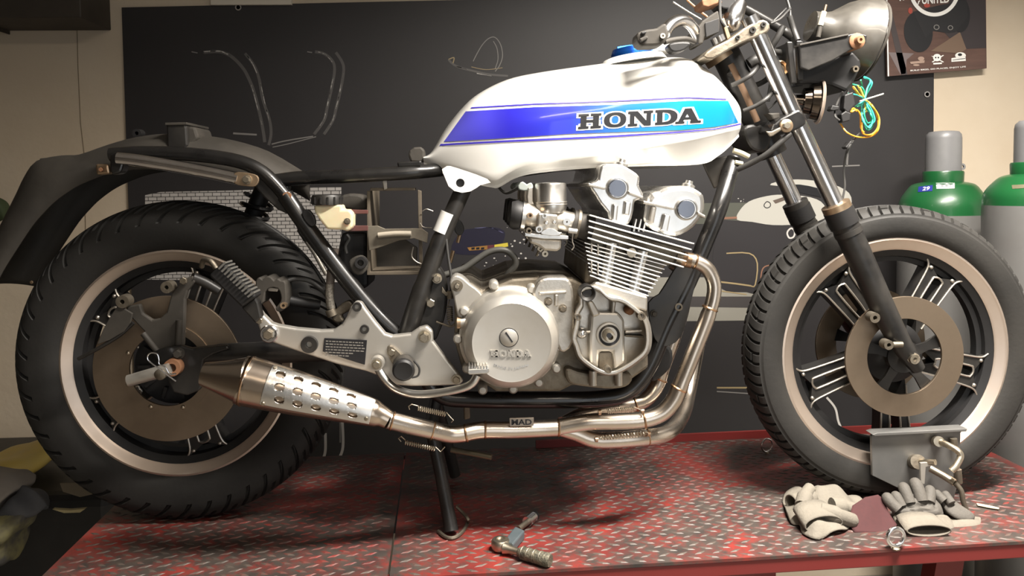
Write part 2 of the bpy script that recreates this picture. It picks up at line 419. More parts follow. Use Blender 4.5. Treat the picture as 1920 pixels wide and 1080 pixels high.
# ------------------------------------------------------------------ motorcycle
BIKE = empty('motorcycle', (0.13, 0, TZ), 'white tank motorcycle with blue stripe and bare frame on the red lift table', 'motorcycle')
def wheel(name, c, Ro, Ri, w, ngroove, style, rub, ang0, rimw, discR, discr, discY, label):
    c = Vector(c)
    def wp(u, v, y, a):        # radial, tangential, axial
        ca, sa = math.cos(a), math.sin(a)
        return c + Vector((ca * u - sa * v, y, sa * u + ca * v))
    rf = Ri; rw = rimw
    # rim: bright flange on both sides, black barrel between
    prof = []
    hw = w * 0.72
    prof = [(rf - .003, -hw + .003), (rf, -hw), (rf, -hw - .004), (rf - .004, -hw - .005), (rf - .008, -hw - .002), (rf - rw + .004, -hw + .002), (rf - rw, -hw + .005),
            (rf - rw + .002, -hw + .010), (rf - rw + .002, hw - .010), (rf - rw, hw - .005), (rf - 0.008, hw + .002), (rf, hw + .004), (rf, hw), (rf - .003, hw - .003), (rf - .010, hw - .008), (rf - .010, -hw + .008)]
    rim = MB().lathe(c, (0, 1, 0), prof, 96, closed=True).build(name, M_rim, BIKE, at=c, label=label)
    MB().lathe(c, (0, 1, 0), [(rf - rw + .0015, -hw + .006), (rf - rw - .014, -hw + .014), (rf - rw - .016, -.012), (rf - rw - .026, -.010), (rf - rw - .026, .010), (rf - rw - .016, .012), (rf - rw - .014, hw - .014), (rf - rw + .0015, hw - .006)],
               96, closed=True).build('rim_barrel', M_blackmatt, rim)
    # tyre with carved tread
    NP = 12; N = ngroove * NP; rows = []
    rc = Ri + .42 * (Ro - Ri); phis = [math.radians(a) for a in (-152, -140, -125, -110, -96, -88, -84.5, -82, -78, -73, -70, -66, -62, -58, -54, -50, -46, -42, -38, -34, -30, -26, -22, -18, -14, -10, -6, -3, 0)]
    phis = phis + [-p for p in reversed(phis[:-1])]
    for ph in phis:
        a = abs(ph); cphi = math.cos(a)
        yy = w * math.copysign(abs(math.sin(ph)) ** .9, ph)
        if a > math.pi / 2:
            r = rc - (rc - Ri + .006) * (math.sin((a - math.pi / 2)) / math.sin(R(62))); yy = math.copysign(w * (1 - .34 * ((a - math.pi / 2) / R(62)) ** 2), ph)
        else: r = rc + (Ro - rc) * (max(cphi, 0) ** .62)
        row_ = []
        deg = math.degrees(a); shift = (.62 * math.sin(min(deg, 66) / 66 * 1.75) if style == 'front' else min(deg, 84) / 60.0 * 1.05)
        for k in range(N):
            th = 2 * math.pi * (k + NP * shift) / N; dr = 0
            if style == 'front':
                ph_ = (k / NP) % 1.0
                if 8 < deg < 66 and ph_ < .22: dr = -.0065
                if 2 < deg < 5: dr = -.004
                if 36 < deg < 40 and (k // NP) % 4 == 1: dr = -.006
            else:
                ph_ = (k / NP) % 1.0
                if 10 < deg < 84 and ph_ < .16: dr = -.007
                if 5 < deg < 8: dr = -.004
                ph2 = (k / NP + .5) % 1.0
                if 24 < deg < 56 and ph2 < .13: dr = -.005
            if style == 'front' and 69 < deg < 74: dr = -.0012
            ci, si = max(cphi, 0), math.copysign(math.sin(a), ph)
            rr_ = r + dr * ci; row_.append(c + Vector((math.cos(th) * rr_, yy + dr * si, math.sin(th) * rr_)))
        rows.append(row_)
    MB().grid(rows, True, closeu=True).build('tyre', rub, rim, fixn=True, sharp=24)
    # five pressed spokes
    for i in range(5):
        a = R(ang0 + 72 * i); yn = -hw * .62
        ro, ri = rf - rw - .012, .055
        out = [(ri, -.026), (.11, -.029), (.16, -.032), (ro - .014, -.036), (ro, -.047), (ro, .047), (ro - .014, .036), (.16, .032), (.11, .029), (ri, .026)]
        inn = [(.105, -.0095), (ro - .035, -.012), (ro - .026, -.009), (ro - .023, 0), (ro - .026, .009), (ro - .035, .012), (.105, .0095), (.100, 0)]
        mb = MB()
        n = len(out)
        # sheet around the slot: bridge the outline to the slot
        half1 = out[:5] + [inn[3], inn[2], inn[1], inn[0], inn[7]]
        half2 = [inn[7], inn[6], inn[5], inn[4], inn[3]] + out[5:]
        for hf in (half1, half2):
            pts = [wp(u, v, yn, a) for u, v in hf]; mb.prism(pts, hw * 1.0)
        sp = mb.build('spoke', M_blackworn, rim, fixn=True)
        # bright machined edges
        for sgn in (-1, 1):
            eb = MB()
            e = spline([(ri + .02, .0275 * sgn), (.11, .0285 * sgn), (.16, .0315 * sgn), (ro - .014, .0355 * sgn), (ro - .001, .0465 * sgn)], 4)
            eb.tube([wp(u, v, yn - .001, a) for u, v in e], .0021, 6)
            eb.build('spoke_edge', M_alu, rim)
        e = spline(inn, 3, True)
        MB().tube([wp(u, v, yn - .001, a) for u, v in e], .0023, 6, closed=True).build('slot_edge', M_alu, rim)
        for sgn in (-1, 1): MB().lathe(wp(ro - .012, .028 * sgn, yn, a), (0, -1, 0), [(.0045, 0), (.004, .002), (.002, .0038), (0, .004)], 10).build('rivet', M_alu, rim)
    MB().lathe(c, (0, 1, 0), [(.0, -.062), (.022, -.062), (.026, -.05), (.034, -.048), (.05, -.034), (.066, -.026), (.068, .026), (.05, .034), (.03, .05), (.02, .06), (0, .06)], 40).build('hub', M_blackmatt, rim)
    dl = []
    for sy in ((-1, 1) if style == 'front' else (-1,)):
        d = MB().lathe(c + Vector((0, sy * discY, 0)), (0, 1, 0), [(discR, -.003), (discR, .003), (discr, .003), (discr, -.003)], 96, closed=True, smooth=False)
        dl.append(d.build('brake_disc', M_disc, rim, bevel=.0006, angle=50))
    return rim, wp, dl
RC = P(331, 672, -.045); RC = Vector((RC.x, 0, TZ + .333))
FC = P(1679, 662, -.035); FC = Vector((FC.x - .001, 0, TZ + .317))
RW, rwp, rdl = wheel('rear_wheel', RC, .333, .234, .060, 44, 'rear', M_rubber, 141, .023, .146, .082, .088, 'rear wheel with tan rim and black spokes')
FW, fwp, fdl = wheel('front_wheel', FC, .3175, .2485, .050, 84, 'front', M_rubber_d, 57, .026, .1275, .0805, .070, 'front wheel with silver rim and ventilated tread')
# front disc carriers: black five-armed star
for sy in (-1, 1):
    mb = MB()
    for i in range(5):
        a = R(57 + 36 + 72 * i)
        pts = [fwp(u, v, sy * .066, a) for u, v in ((.02, -.012), (.055, -.009), (.084, -.014), (.084, .014), (.055, .009), (.02, .012))]
        mb.prism(pts, .006)
    mb.lathe(fwp(0, 0, sy * .066, 0), (0, 1, 0), [(.035, -.004), (.035, .012), (0, .012)], 32)
    mb.build('disc_carrier', M_blackworn, FW)
# rear disc carrier ring with rivets
MB().lathe(RC + Vector((0, -.0885, 0)), (0, 1, 0), [(.090, -.0045), (.090, .001), (.074, .001), (.074, -.0045)], 64, closed=True, smooth=False).build('disc_carrier', M_disc, RW)
for i in range(8):
    a = R(20 + 45 * i)
    MB().lathe(rwp(.082, 0, -.0925, a), (0, -1, 0), [(.0048, 0), (.0045, .002), (.0025, .004), (0, .0045)], 10).build('rivet', M_zinc, RW)
# dark cush hub behind the ring
mb = MB().lathe(RC, (0, 1, 0), [(.078, -.060), (.078, -.052), (0, -.052)], 40)
for i in range(10):
    a = R(36 * i); mb.box(Vector((0, 0, 0)) - Vector((.012, .006, .003)), Vector((.012, .006, .003)))
    b0 = len(mb.v) - 8; rot = Matrix.Rotation(-a, 3, 'Y')
    for k in range(8): mb.v[b0 + k] = tuple(rwp(.056, 0, -.064, a) + rot @ Vector(mb.v[b0 + k]))
mb.build('cush_hub', M_blackmatt, RW)
# ------------------------------------------------------------------ fuel tank
TW = .150
top_px = [(791,294),(808,285),(832,242),(863,201),(897,170),(952,142),(1018,127),(1124,112),(1210,101),(1289,99),(1317,112),(1337,129),(1365,167),(1392,211),(1399,232)]
crs_px = [(791,298),(801,300),(832,309),(865,320),(900,330),(928,337),(950,326),(973,314),(1007,306),(1138,290),(1276,266),(1340,252),(1392,239),(1399,235)]
bot_px = [(791,300),(796,310),(832,326),(870,340),(900,348),(922,352),(935,352),(966,335),(1007,325),(1104,316),(1200,312),(1310,309),(1344,294),(1370,272),(1396,244),(1399,237)]
def wfun(x):                    # half width along the tank, x in world
    t = (x - TXA) / (TXB - TXA)
    a = max(0.0, min(1.0, t))
    rise = 1 - (1 - min(a / .42, 1)) ** 2.2
    fall = 1 - .20 * max(0, (a - .72) / .28) ** 2 - .18 * max(0, (a - .94) / .06) ** 2
    return (.065 + (TW - .065) * rise) * fall
TXA = P(791, 295, -.09).x; TXB = P(1399, 233, -.12).x
def interp(tab, x):
    for (xa, za), (xb, zb) in zip(tab, tab[1:]):
        if xa <= x <= xb: return za + (zb - za) * (x - xa) / max(xb - xa, 1e-9)
    return tab[0][1] if x < tab[0][0] else tab[-1][1]
def pxtab(l, f):                # outline pixels -> (x, z) table; depth of each point from the half width there
    out = []
    for (a, b) in spline(l, 4):
        y = -.10
        for _ in range(4):
            q = P(a, b, y); y = -wfun(q.x) * f
        out.append((q.x, q.z))
    out.sort(); return out
T_top = pxtab(top_px, .45); T_crs = pxtab(crs_px, .97); T_bot = pxtab(bot_px, .80)
def tank_y(x, z):               # outer side surface
    w = wfun(x); zt = interp(T_top, x); zc = interp(T_crs, x); zm = zc + .34 * (zt - zc)
    if z >= zm:
        s = min(1, (z - zm) / max(zt - zm, 1e-6)); return -w * (max(0, 1 - s ** 2.3)) ** .62
    s = (zm - z) / max(zm - zc, 1e-6); return -w * (1 - .03 * s * s)
rows = []; NX = 170
for i in range(NX + 1):
    u = i / NX; t = .5 - .5 * math.cos(math.pi * u) if (u < 0) else u
    x = TXA + (TXB - TXA) * (t * .998 + .001)
    zt = interp(T_top, x); zc = interp(T_crs, x); zb = min(interp(T_bot, x), zc - .002); w = wfun(x)
    zm = zc + .34 * (zt - zc); prof = []
    for k in range(15):         # top to widest
        a = math.pi / 2 * k / 14; s = math.cos(a) ** (2 / 2.3) if k < 14 else 0
        z = zm + (zt - zm) * s; prof.append((tank_y(x, z) if k else 0.0, z))
    for k in range(1, 6): 
        z = zm + (zc - zm) * k / 5; prof.append((tank_y(x, z), z))
    y1 = tank_y(x, zc); yb = -w * .80
    prof += [(y1 + .0015, zc - .002), (yb - .004, zb + .006 if zc - zb > .01 else zb + .5 * (zc - zb)), (yb - .006, zb + .0005), (yb, zb), (-w * .45, zb + .004)]
    half = [Vector((x, y, z)) for y, z in prof]
    other = [Vector((x, -y, z)) for y, z in reversed(prof[1:])]
    rows.append(half + other)
mb = MB().grid(rows, True, closeu=True)
n = len(rows[0])
mb.f.append(tuple(range(n))); mb.sm.append(False)
mb.f.append(tuple(range(NX * n + n - 1, NX * n - 1, -1))); mb.sm.append(False)
TANK = mb.build('fuel_tank', M_white, BIKE, bevel=.0015, angle=40, label='white fuel tank with a blue to cyan side stripe')
# mounting tab with hole at the rear
TBY = -.148; c = P(863, 343, TBY); rr = PL(8, TBY)
op = pp([(828,318),(834,332),(841,349),(852,358),(867,361.5),(882,359),(894,352),(906,343),(918,346),(926,350),(915,336),(890,326),(860,316),(840,310)], TBY)
def ray_hit(a):                  # distance from the hole's centre to the outline at angle a
    d = Vector((math.cos(a), math.sin(a))); best = 0
    for p, q in zip(op, op[1:] + op[:1]):
        x1, y1, x2, y2 = p.x - c.x, p.z - c.z, q.x - c.x, q.z - c.z
        den = d.x * (y2 - y1) - d.y * (x2 - x1)
        if abs(den) < 1e-12: continue
        t = (x1 * (y2 - y1) - y1 * (x2 - x1)) / den; u = (x1 * d.y - y1 * d.x) / den
        if t > 0 and -1e-6 <= u <= 1 + 1e-6 and (best == 0 or t < best): best = t
    return best
O2 = []; H2 = []
for k in range(48):
    a = 2 * math.pi * k / 48; rh = ray_hit(a); v = Vector((math.cos(a), 0, math.sin(a)))
    O2.append(c + v * max(rh, rr * 1.1)); H2.append(c + v * rr)
MB().add(O2 + H2, [(k, (k + 1) % 48, 48 + (k + 1) % 48, 48 + k) for k in range(48)], False).build('mounting_tab', M_white, TANK, solid=.006)
MB().lathe(c + Vector((0, .008, 0)), (0, -1, 0), [(rr * 1.2, 0), (rr * 1.2, .004), (0, .004)], 24).build('tab_grommet', M_ink, TANK)
# decals that follow the tank's side
def on_tank(px, py, lift=.0012):
    y = -TW
    for _ in range(6):
        q = P(px, py, y); y = tank_y(q.x, q.z)
    q = P(px, py, y); return Vector((q.x, y - lift, q.z))
def stripe(name, top, bot, m, nx=90, nz=8, lift=.0012):
    def at(l, x):
        for (xa, ya), (xb, yb) in zip(l, l[1:]):
            if x <= xb: return ya + (yb - ya) * (x - xa) / (xb - xa)
        return l[-1][1]
    rows = []
    for j in range(nz + 1):
        f = j / nz; r_ = []
        xa = top[0][0] * (1 - f) + bot[0][0] * f; xb = top[-1][0] * (1 - f) + bot[-1][0] * f
        for i in range(nx + 1):
            u = i / nx; x = xa + (xb - xa) * u
            xt = top[0][0] + (top[-1][0] - top[0][0]) * u; xbm = bot[0][0] + (bot[-1][0] - bot[0][0]) * u
            y = at(top, xt) * (1 - f) + at(bot, xbm) * f
            r_.append(on_tank(x, y, lift))
        rows.append(r_)
    return MB().grid(rows).build(name, m, TANK, fixn=False)
def grad_mat():
    m = bpy.data.materials.new('stripe_gradient'); m.use_nodes = True; nt = m.node_tree; b = nt.nodes['Principled BSDF']
    tc = nt.nodes.new('ShaderNodeTexCoord'); sp = nt.nodes.new('ShaderNodeSeparateXYZ'); nt.links.new(tc.outputs['Generated'], sp.inputs[0])
    cr = nt.nodes.new('ShaderNodeValToRGB'); nt.links.new(sp.outputs[0], cr.inputs[0])
    st = [(0, (0.085, 0.08, 0.46)), (.22, (0.024, 0.020, 0.42)), (.42, (0.010, 0.022, 0.42)), (.56, (0.004, 0.11, 0.42)), (.78, (0.003, 0.22, 0.44)), (.93, (0.003, 0.20, 0.42)), (1, (0.003, 0.11, 0.36))]  # blue to cyan is print; paler first stop is glare put into the colour
    e = cr.color_ramp.elements
    while len(e) < len(st): e.new(.5)
    for q, (p, col) in zip(e, st): q.position = p; q.color = (*col, 1)
    nt.links.new(cr.outputs[0], b.inputs['Base Color']); b.inputs['Roughness'].default_value = .3
    b.inputs['Coat Weight'].default_value = .6; b.inputs['Coat Roughness'].default_value = .08
    return m
stripe('stripe', [(873,209),(1000,201),(1162,196),(1290,189),(1365,189)], [(832,266),(950,259),(1069,251),(1276,244),(1340,238),(1384,230)], grad_mat())
M_pin = mat('purple_pinstripe', (0.05, 0.035, 0.42), .35)
stripe('pinstripe', [(884,201),(1000,194),(1157,188),(1290,182),(1362,185)], [(882,203.4),(1000,196.4),(1157,190.4),(1290,184),(1362,187)], M_pin, nz=1)
stripe('pinstripe', [(826,270),(950,263),(1138,254.5),(1276,246.5),(1340,241),(1388,231.5)], [(824,273.4),(950,266.5),(1138,258),(1276,249),(1340,243),(1389,233.5)], M_pin, nz=1)
# lettering HONDA: white keyline then dark letters
cells = {'H': (1084,1127), 'O': (1132,1174), 'N': (1177,1224), 'D': (1228,1270), 'A': (1266,1314)}
def base_y(x): return 242.5 - (x - 1084) * 12.5 / 230
for nm, gw, mm, lf in (('lettering_keyline', .085, M_whiteprint, .0018), ('lettering', 0.0, M_ink, .0024)):
    mb = MB()
    for ch, (xa, xb) in cells.items():
        for poly in slab_letter(ch, gw):
            q = []
            for u, v in poly:
                x = xa + (xb - xa) * u + (v - .5) * 1.0; y = base_y(x) - 28.0 * v; q.append(on_tank(x, y, lf))
            mb.add(q, [tuple(range(len(q)))], False)
    mb.build(nm, mm, TANK, fixn=False)
# filler: raised white collar with a blue anodised cap
fc = P(1186, 104, -.01); tilt = Vector((-.13, -.02, 1)).normalized()
MB().lathe(fc - tilt * .012, tilt, [(.070, -.004), (.062, .008), (.052, .011), (.047, .009), (.047, .004), (0, .004)], 40).build('filler_collar', M_white, TANK)
M_blue = mat('blue_anodised', (0.02, 0.09, 0.62), .25, .9, (0.02, 0.22, .75), 30)
cap = MB().lathe(fc - tilt * .004, tilt, [(.044, -.002), (.045, .010), (.043, .013), (.040, .020), (.026, .022), (.024, .019), (0, .019)], 40).build('filler_cap', M_blue, TANK)
mb = MB(); rx = tilt.cross(Vector((0, 1, 0))).normalized()
mb.tube([fc + tilt * .018 + rx * k for k in (-.03, 0, .03)], .005, 8); mb.build('cap_grip', M_blue, TANK)
MB().lathe(P(1232, 88, 0), (0, 0, 1), [(.03, -.012), (.026, .008), (.018, .012), (0, .012)], 28).build('vent_collar', M_white, TANK)
# ------------------------------------------------------------------ rear fender, rear frame
fst = [((-20,560),(-60,540)),((5,510),(-25,490)),((30,470),(0,440)),((60,425),(25,388)),((84,397),(38,360)),((107,375),(52,328)),((140,352),(71,301)),((175,336),(112,292)),
       ((207,325),(150,290)),((250,318),(205,271)),((300,318),(255,257)),((350,325),(310,251)),((400,335),(375,254)),((450,345),(430,263)),((500,356),(490,282)),((545,380),(557,321))]
FH = .088
flat_st = spline([(*e, *c) for e, c in fst], 3)
rows = []
for ex, ey, cx, cy in flat_st:
    e = P(ex, ey, -FH); c = P(cx, cy, -.03); c.y = 0; r_ = []
    for k in range(17):
        a = math.pi * k / 16; f = math.sin(a) ** .55; y = -math.copysign(abs(math.cos(a)) ** .8, math.cos(a)) * FH
        q = e.lerp(c, f); r_.append(Vector((q.x, y, q.z)))
    rows.append(r_)
FEND = MB().grid(rows).build('rear_fender', M_dustblack, BIKE, solid=.003, label='dusty black plastic rear fender')
plate('tail_light_mount', [(311,232),(347,231),(350,240),(352,272),(345,284),(313,282)], -.082, .12, M_blackworn, FEND, bevel=.004)
plate('mount_cap', [(309,230),(350,229),(350,234),(309,235)], -.085, .126, M_dustblack, FEND, bevel=.001)
plate('mount_rib', [(350,236),(366,238),(372,258),(360,272),(350,274)], -.07, .09, M_dustblack, FEND, bevel=.006)
plate('light_pad', [(72,297),(110,293),(113,299),(108,305),(76,305)], -.05, .10, M_dustblack, FEND, bevel=.003)
boss('wiring_grommet', 256, 250, -.02, 8, M_blackmatt, FEND, h=.02)
hexbolt('fender_screw', 60, 529, -.05, 3, M_brass, FEND, h=.003, washer=False)
ptube('rear_loop', [(207,290,-.115),(260,287,-.115),(333,288,-.115),(400,294,-.115),(455,305,-.115),(492,323,-.115),(520,350,-.115),(548,384,-.115)], .0135, M_blackgloss, BIKE)
ptube('frame_downtube', [(535,366,-.118),(580,432,-.118),(640,512,-.118),(700,584,-.118),(748,630,-.118)], .0165, M_blackgloss, BIKE, 16)
ptube('frame_downtube', [(535,366,.118),(580,432,.118),(640,512,.118),(700,584,.118),(748,630,.118)], .0165, M_blackgloss, BIKE, 16)
plate('shock_gusset', [(476,332),(500,324),(522,347),(548,380),(557,408),(540,402),(520,393),(496,371),(481,354)], -.120, .02, M_blackworn, BIKE)
boss('shock_stud', 538, 368, -.132, 8, M_rust, BIKE, h=.02)
MB().prism(pp(spline([(566,398),(577,393),(588,405),(591,420),(582,424),(570,412)], 4, True), -.139), .012).build('mount_pad', M_blackmatt, BIKE, bevel=.002)
ptube('seat_rail', [(505,341,-.1),(560,334,-.1),(640,331,-.1),(760,324,-.098),(800,321,-.085),(850,316,-.045)], .0138, M_blackgloss, BIKE, 16)
ptube('seat_rail', [(505,341,.1),(560,334,.1),(640,331,.1),(760,324,.098),(800,321,.085),(850,316,.045)], .0138, M_blackgloss, BIKE, 16)
ptube('cross_brace', [(528,352,-.1),(528,352,.1)], .012, M_blackgloss, BIKE, sm=0)
plate('seat_bumper', [(765,290),(768,282),(776,276),(790,275),(796,282),(796,300),(790,305),(770,304)], -.06, .04, M_dustblack, BIKE, bevel=.004)
plate('rail_bracket', [(744,304),(790,301),(790,312),(746,314)], -.105, .03, M_blackgloss, BIKE)
# chrome grab rail
GR = ptube('grab_rail', [(221,297,-.14),(260,301,-.14),(330,312,-.14),(400,325,-.14),(447,335,-.14)], .0118, mat('polished_chrome', (.86, .84, .84), .05, 1.0, (.74, .70, .68), 30, rough2=.12), BIKE, 20)
plate('rail_tab', spline([(440,324),(464,324),(481,329),(485,339),(478,349),(462,349),(440,344)], 3, True), -.150, .006, M_brass, GR, bevel=.001)
hexbolt('rail_bolt', 463, 337, -.151, 6.5, M_zinc, GR, h=.008)
plate('rail_bend', spline([(207,290),(220,286),(232,297),(230,312),(224,324),(208,326),(205,308)], 3, True), -.145, .03, M_blackgloss, GR, bevel=.004)
plate('rail_bracket', [(178,307),(203,308),(206,326),(180,328)], -.13, .02, M_brass, GR, bevel=.004)
hexbolt('bracket_bolt', 190, 318, -.132, 4, M_rust, GR, h=.004, washer=False)
# far side shock with its spring
def coil(a, b, r, turns, wire, n=14, hooks=None):
    a, b = Vector(a), Vector(b); ax = (b - a); L = ax.length; ax.normalize(); u = ax.orthogonal().normalized(); w = ax.cross(u); pts = []
    for k in range(turns * n + 1):
        t = k / (turns * n); an = 2 * math.pi * k / n
        pts.append(a + ax * L * t + (u * math.cos(an) + w * math.sin(an)) * r)
    if hooks: pts = [Vector(h) for h in hooks[0]] + pts + [Vector(h) for h in hooks[1]]
    return MB().tube(pts, wire, 6)
sa, sb = P(500, 340, .12), P(395, 600, .12)
SH = MB().tube([sa, sa.lerp(sb, .45), sa.lerp(sb, .46), sb], [.020, .020, .012, .012], 20).build('rear_shock', M_blackmatt, BIKE)
coil(sa.lerp(sb, .12), sa.lerp(sb, .75), .032, 9, .0055).build('spring', M_blackgloss, SH)
ptube('linkage_rod', [(560,430,-.02),(590,475,-.02),(612,515,-.02)], .005, M_alu, BIKE, sm=0)
plate('cable_junction', [(555,425),(567,420),(580,432),(584,448),(572,455),(560,440)], -.03, .02, M_blackworn, BIKE)
# swingarm
ptube('swingarm', [(790,632,-.1),(700,648,-.11),(600,657,-.115),(480,661,-.118),(400,664,-.12),(338,672,-.12)], [.022]*18+[.020]*6+[.018]*7, M_blackworn, BIKE, 18)
ptube('swingarm', [(790,632,.1),(600,657,.115),(480,661,.118),(338,680,.12)], .02, M_blackworn, BIKE, 14)
ptube('swingarm_pivot', [(795,631,-.14),(795,631,.14)], .02, M_blackworn, BIKE, sm=0)
# axle plate, caliper bracket
AX = plate('axle_plate', [(284,662),(296,656),(312,651),(340,648),(362,654),(380,652),(425,648),(431,654),(400,664),(382,675),(379,690),(380,720),(374,732),(350,742),(325,736),(316,716),(306,690)], -.142, .012, M_blackworn, BIKE, bevel=.003)
hexbolt('adjuster_bolt', 336, 662, -.143, 8, M_dustblack, AX, h=.012)
MB().cyl(P(338, 689, -.14), P(338, 689, .15), .011, 20).build('axle', M_aludark, AX)
boss('axle_nut', 322, 690, -.160, 16, M_rust, AX, h=.02, hole=.5)
a, b = P(241, 714, -.165), P(318, 692, -.165)
MB().tube([a, b], [.0112, .0118], 20).build('torque_stub', M_alupaint, AX)
MB().lathe(P(302, 701, -.172), (0, -1, 0), [(.011, 0), (.0105, .006), (.007, .008), (0, .008)], 20).build('clevis_pin', M_aludark, AX)
pin = [(780,570),(670,490),(600,435),(480,345),(460,300),(475,262),(520,248),(570,266),(588,320),(592,375),(650,405),(675,430),(695,468),(720,488),(780,485)]
ptube('retaining_pin', [(200 + x / 6, 620 + y / 6, -.188) for x, y in pin], .0014, M_chrome, AX, 8, sm=5)
CB = MB().prism(pp([(262,570),(268,588),(285,600),(300,597),(312,586),(318,562),(322,549),(336,533),(352,520),(362,517),(366,528),(352,545),(347,560),(346,600),(344,646),(336,664),(300,664),(284,640),(270,622),(240,590),(235,575)], -.122), .012).build('caliper_bracket', M_dustblack, BIKE, bevel=.003, label='dark caliper bracket over the rear disc')
boss('mount_boss', 229, 566, -.138, 12, M_aludark, CB, h=.022, hole=.36)
boss('mount_boss', 312, 539, -.138, 11, M_aludark, CB, h=.022, hole=.36)
hexbolt('bracket_bolt', 346, 526, -.126, 7, M_zinc, CB, h=.008, washer=False)
plate('pad_guard', [(221,572),(248,588),(244,606),(232,622),(205,638),(182,646),(192,620),(205,596)], -.135, .006, M_dustblack, CB, bevel=.001)
ptube('torque_rod', [(250,605,-.130),(225,628,-.130),(190,650,-.130),(147,673,-.125)], .0038, M_blackworn, CB, 10)
ptube('bracket_strut', [(268,625,-.126),(296,660,-.126)], .0058, M_dustblack, CB, 10, sm=0)
ptube('bracket_strut', [(336,600,-.126),(334,650,-.126)], .0060, M_dustblack, CB, 10, sm=0)
ptube('caliper_pin', [(360,520,-.115),(385,530,-.1),(410,545,-.09)], .010, M_blackworn, CB, 12)
# hanging caliper and its hose
CAL = MB().prism(pp(spline([(479,528),(486,520),(492,524),(500,518),(508,520),(514,526),(520,522),(526,526),(534,528),(536,540),(537,562),(533,580),(521,585),(516,578),(526,566),(526,552),(520,541),(506,540),(497,548),(494,566),(486,572),(481,560)], 2, True), -.13), .05).build('brake_caliper', M_dustblack, BIKE, bevel=.004, label='loose rear brake caliper')
plate('caliper_pad', [(500,538),(522,541),(520,547),(503,546)], -.125, .04, M_alu, CAL, bevel=.001)
boss('caliper_bolt', 531, 573, -.135, 6, M_brass, CAL, h=.01)
ptube('brake_hose', [(530,530,-.10),(552,523,-.09),(580,527,-.08),(605,545,-.08),(616,560,-.08)], .0046, M_hose, BIKE, 10)
ptube('swing_hose', [(537,562,-.09),(565,567,-.08),(600,572,-.07)], .010, M_blackmatt, BIKE, 12)
M_braid = mat('braided_hose', (.10, .09, .075), .6, .4, (.22, .20, .17), 260, contrast=.1)
ptube('braided_sleeve', [(619,532,-.115),(618,555,-.115),(621,578,-.115)], .0085, M_braid, BIKE, 12)
ptube('hose_upper', [(628,465,-.11),(622,500,-.113),(619,532,-.115)], .0085, mat('brown_hose', (.075, .06, .05), .6), BIKE, 12)
MB().tube(px3([(619,580,-.115),(624,592,-.115)]), .0105, 16).build('hose_clamp', M_aludark, BIKE)
plate('hose_elbow', spline([(628,582),(640,570),(655,564),(662,575),(652,585),(640,592),(645,602),(632,606),(622,598)], 3, True), -.115, .02, M_aludark, BIKE, bevel=.004)
# brake fluid reservoir
M_cream = mat('cream_translucent_plastic', (.72, .64, .44), .35, 0, (.60, .52, .34), 12); M_cream.node_tree.nodes['Principled BSDF'].inputs['Subsurface Weight'].default_value = .2
RES = MB().prism(pp([(589,384),(641,384),(641,393),(655,393),(662,402),(661,426),(653,434),(641,431),(613,430),(600,414),(590,398)], -.15), .04).build('brake_reservoir', M_cream, BIKE, bevel=.007, seg=3, label='cream brake fluid reservoir with black cap')
c0 = P(613.5, 384, -.13); mb = MB(); prof = [(PL(27.5, -.13), 0), (PL(28, -.13), .016), (PL(26, -.13), .019), (0, .0195)]
mb.lathe(c0, (0, 0, 1), prof, 40); mb.build('reservoir_cap', M_blackworn, RES)
for k in range(14):
    a = 2 * math.pi * k / 14; d = Vector((math.cos(a), math.sin(a), 0)) * PL(28, -.13)
    MB().box(c0 + d - Vector((.002, .0015, -.002)), c0 + d + Vector((.002, .0015, .015))).build('cap_rib', M_blackworn, RES, bevel=.0005)
hexbolt('reservoir_bolt', 651, 415, -.152, 4.5, M_aludark, RES, h=.006)
plate('reservoir_bracket', [(640,392),(690,394),(690,401),(664,401),(662,423),(690,423),(690,433),(648,434)], -.125, .004, mat('red_brown_bracket', (.13, .035, .025), .6, 0, (.06, .03, .03), 20), BIKE, bevel=.001)
# battery tray frame
M_tray = mat('grimy_tray', (.09, .075, .055), .65, .2, (.16, .13, .095), 18)
TRAY = plate('battery_tray', [(688,358),(694,358),(694,510),(796,508),(796,515),(688,516)], -.085, .15, M_tray, BIKE, bevel=.001)
plate('tray_post', [(783,356),(790,358),(792,500),(786,500)], -.085, .012, M_tray, TRAY, bevel=.001)
plate('tray_top', [(694,352),(778,352),(778,357),(694,358)], -.085, .03, M_tray, TRAY, bevel=.001)
plate('tray_hook', [(717,338),(725,338),(726,354),(720,356)], -.095, .004, M_alu, TRAY, bevel=.001)
plate('coil_cover', spline([(640,366),(672,364),(684,372),(688,392),(642,392)], 2, True), -.05, .06, M_dustblack, BIKE, bevel=.006)
plate('air_box', [(640,436),(688,436),(690,540),(660,545),(628,500)], -.04, .12, M_blackmatt, BIKE, bevel=.008)
plate('inner_panel', [(694,455),(760,450),(782,465),(780,505),(694,508)], .02, .02, M_dustblack, BIKE, bevel=.002)
plate('electrics_bracket', [(688,424),(708,423),(722,429),(780,428),(792,429),(803,437),(801,456),(790,452),(776,447),(748,451),(718,462),(692,470)], -.10, .003, mat('weathered_bracket', (.20, .18, .14), .6, .5, (.11, .09, .07), 20), BIKE, bevel=.001)
ptube('bracket_roll', [(709,441,-.106),(740,438,-.106),(771,438,-.106)], .0055, mat('pale_roll', (.34, .30, .24), .7), BIKE, 10)
ptube('wire', [(792,396,-.09),(800,392,-.09),(812,396,-.09)], .0009, M_alu, BIKE, 6)
ptube('wire', [(788,418,-.09),(794,426,-.09),(810,427,-.09)], .0009, M_alu, BIKE, 6)
ptube('wire', [(775,463,-.09),(772,480,-.09),(780,490,-.09),(790,495,-.09)], .0014, M_alu, BIKE, 6)
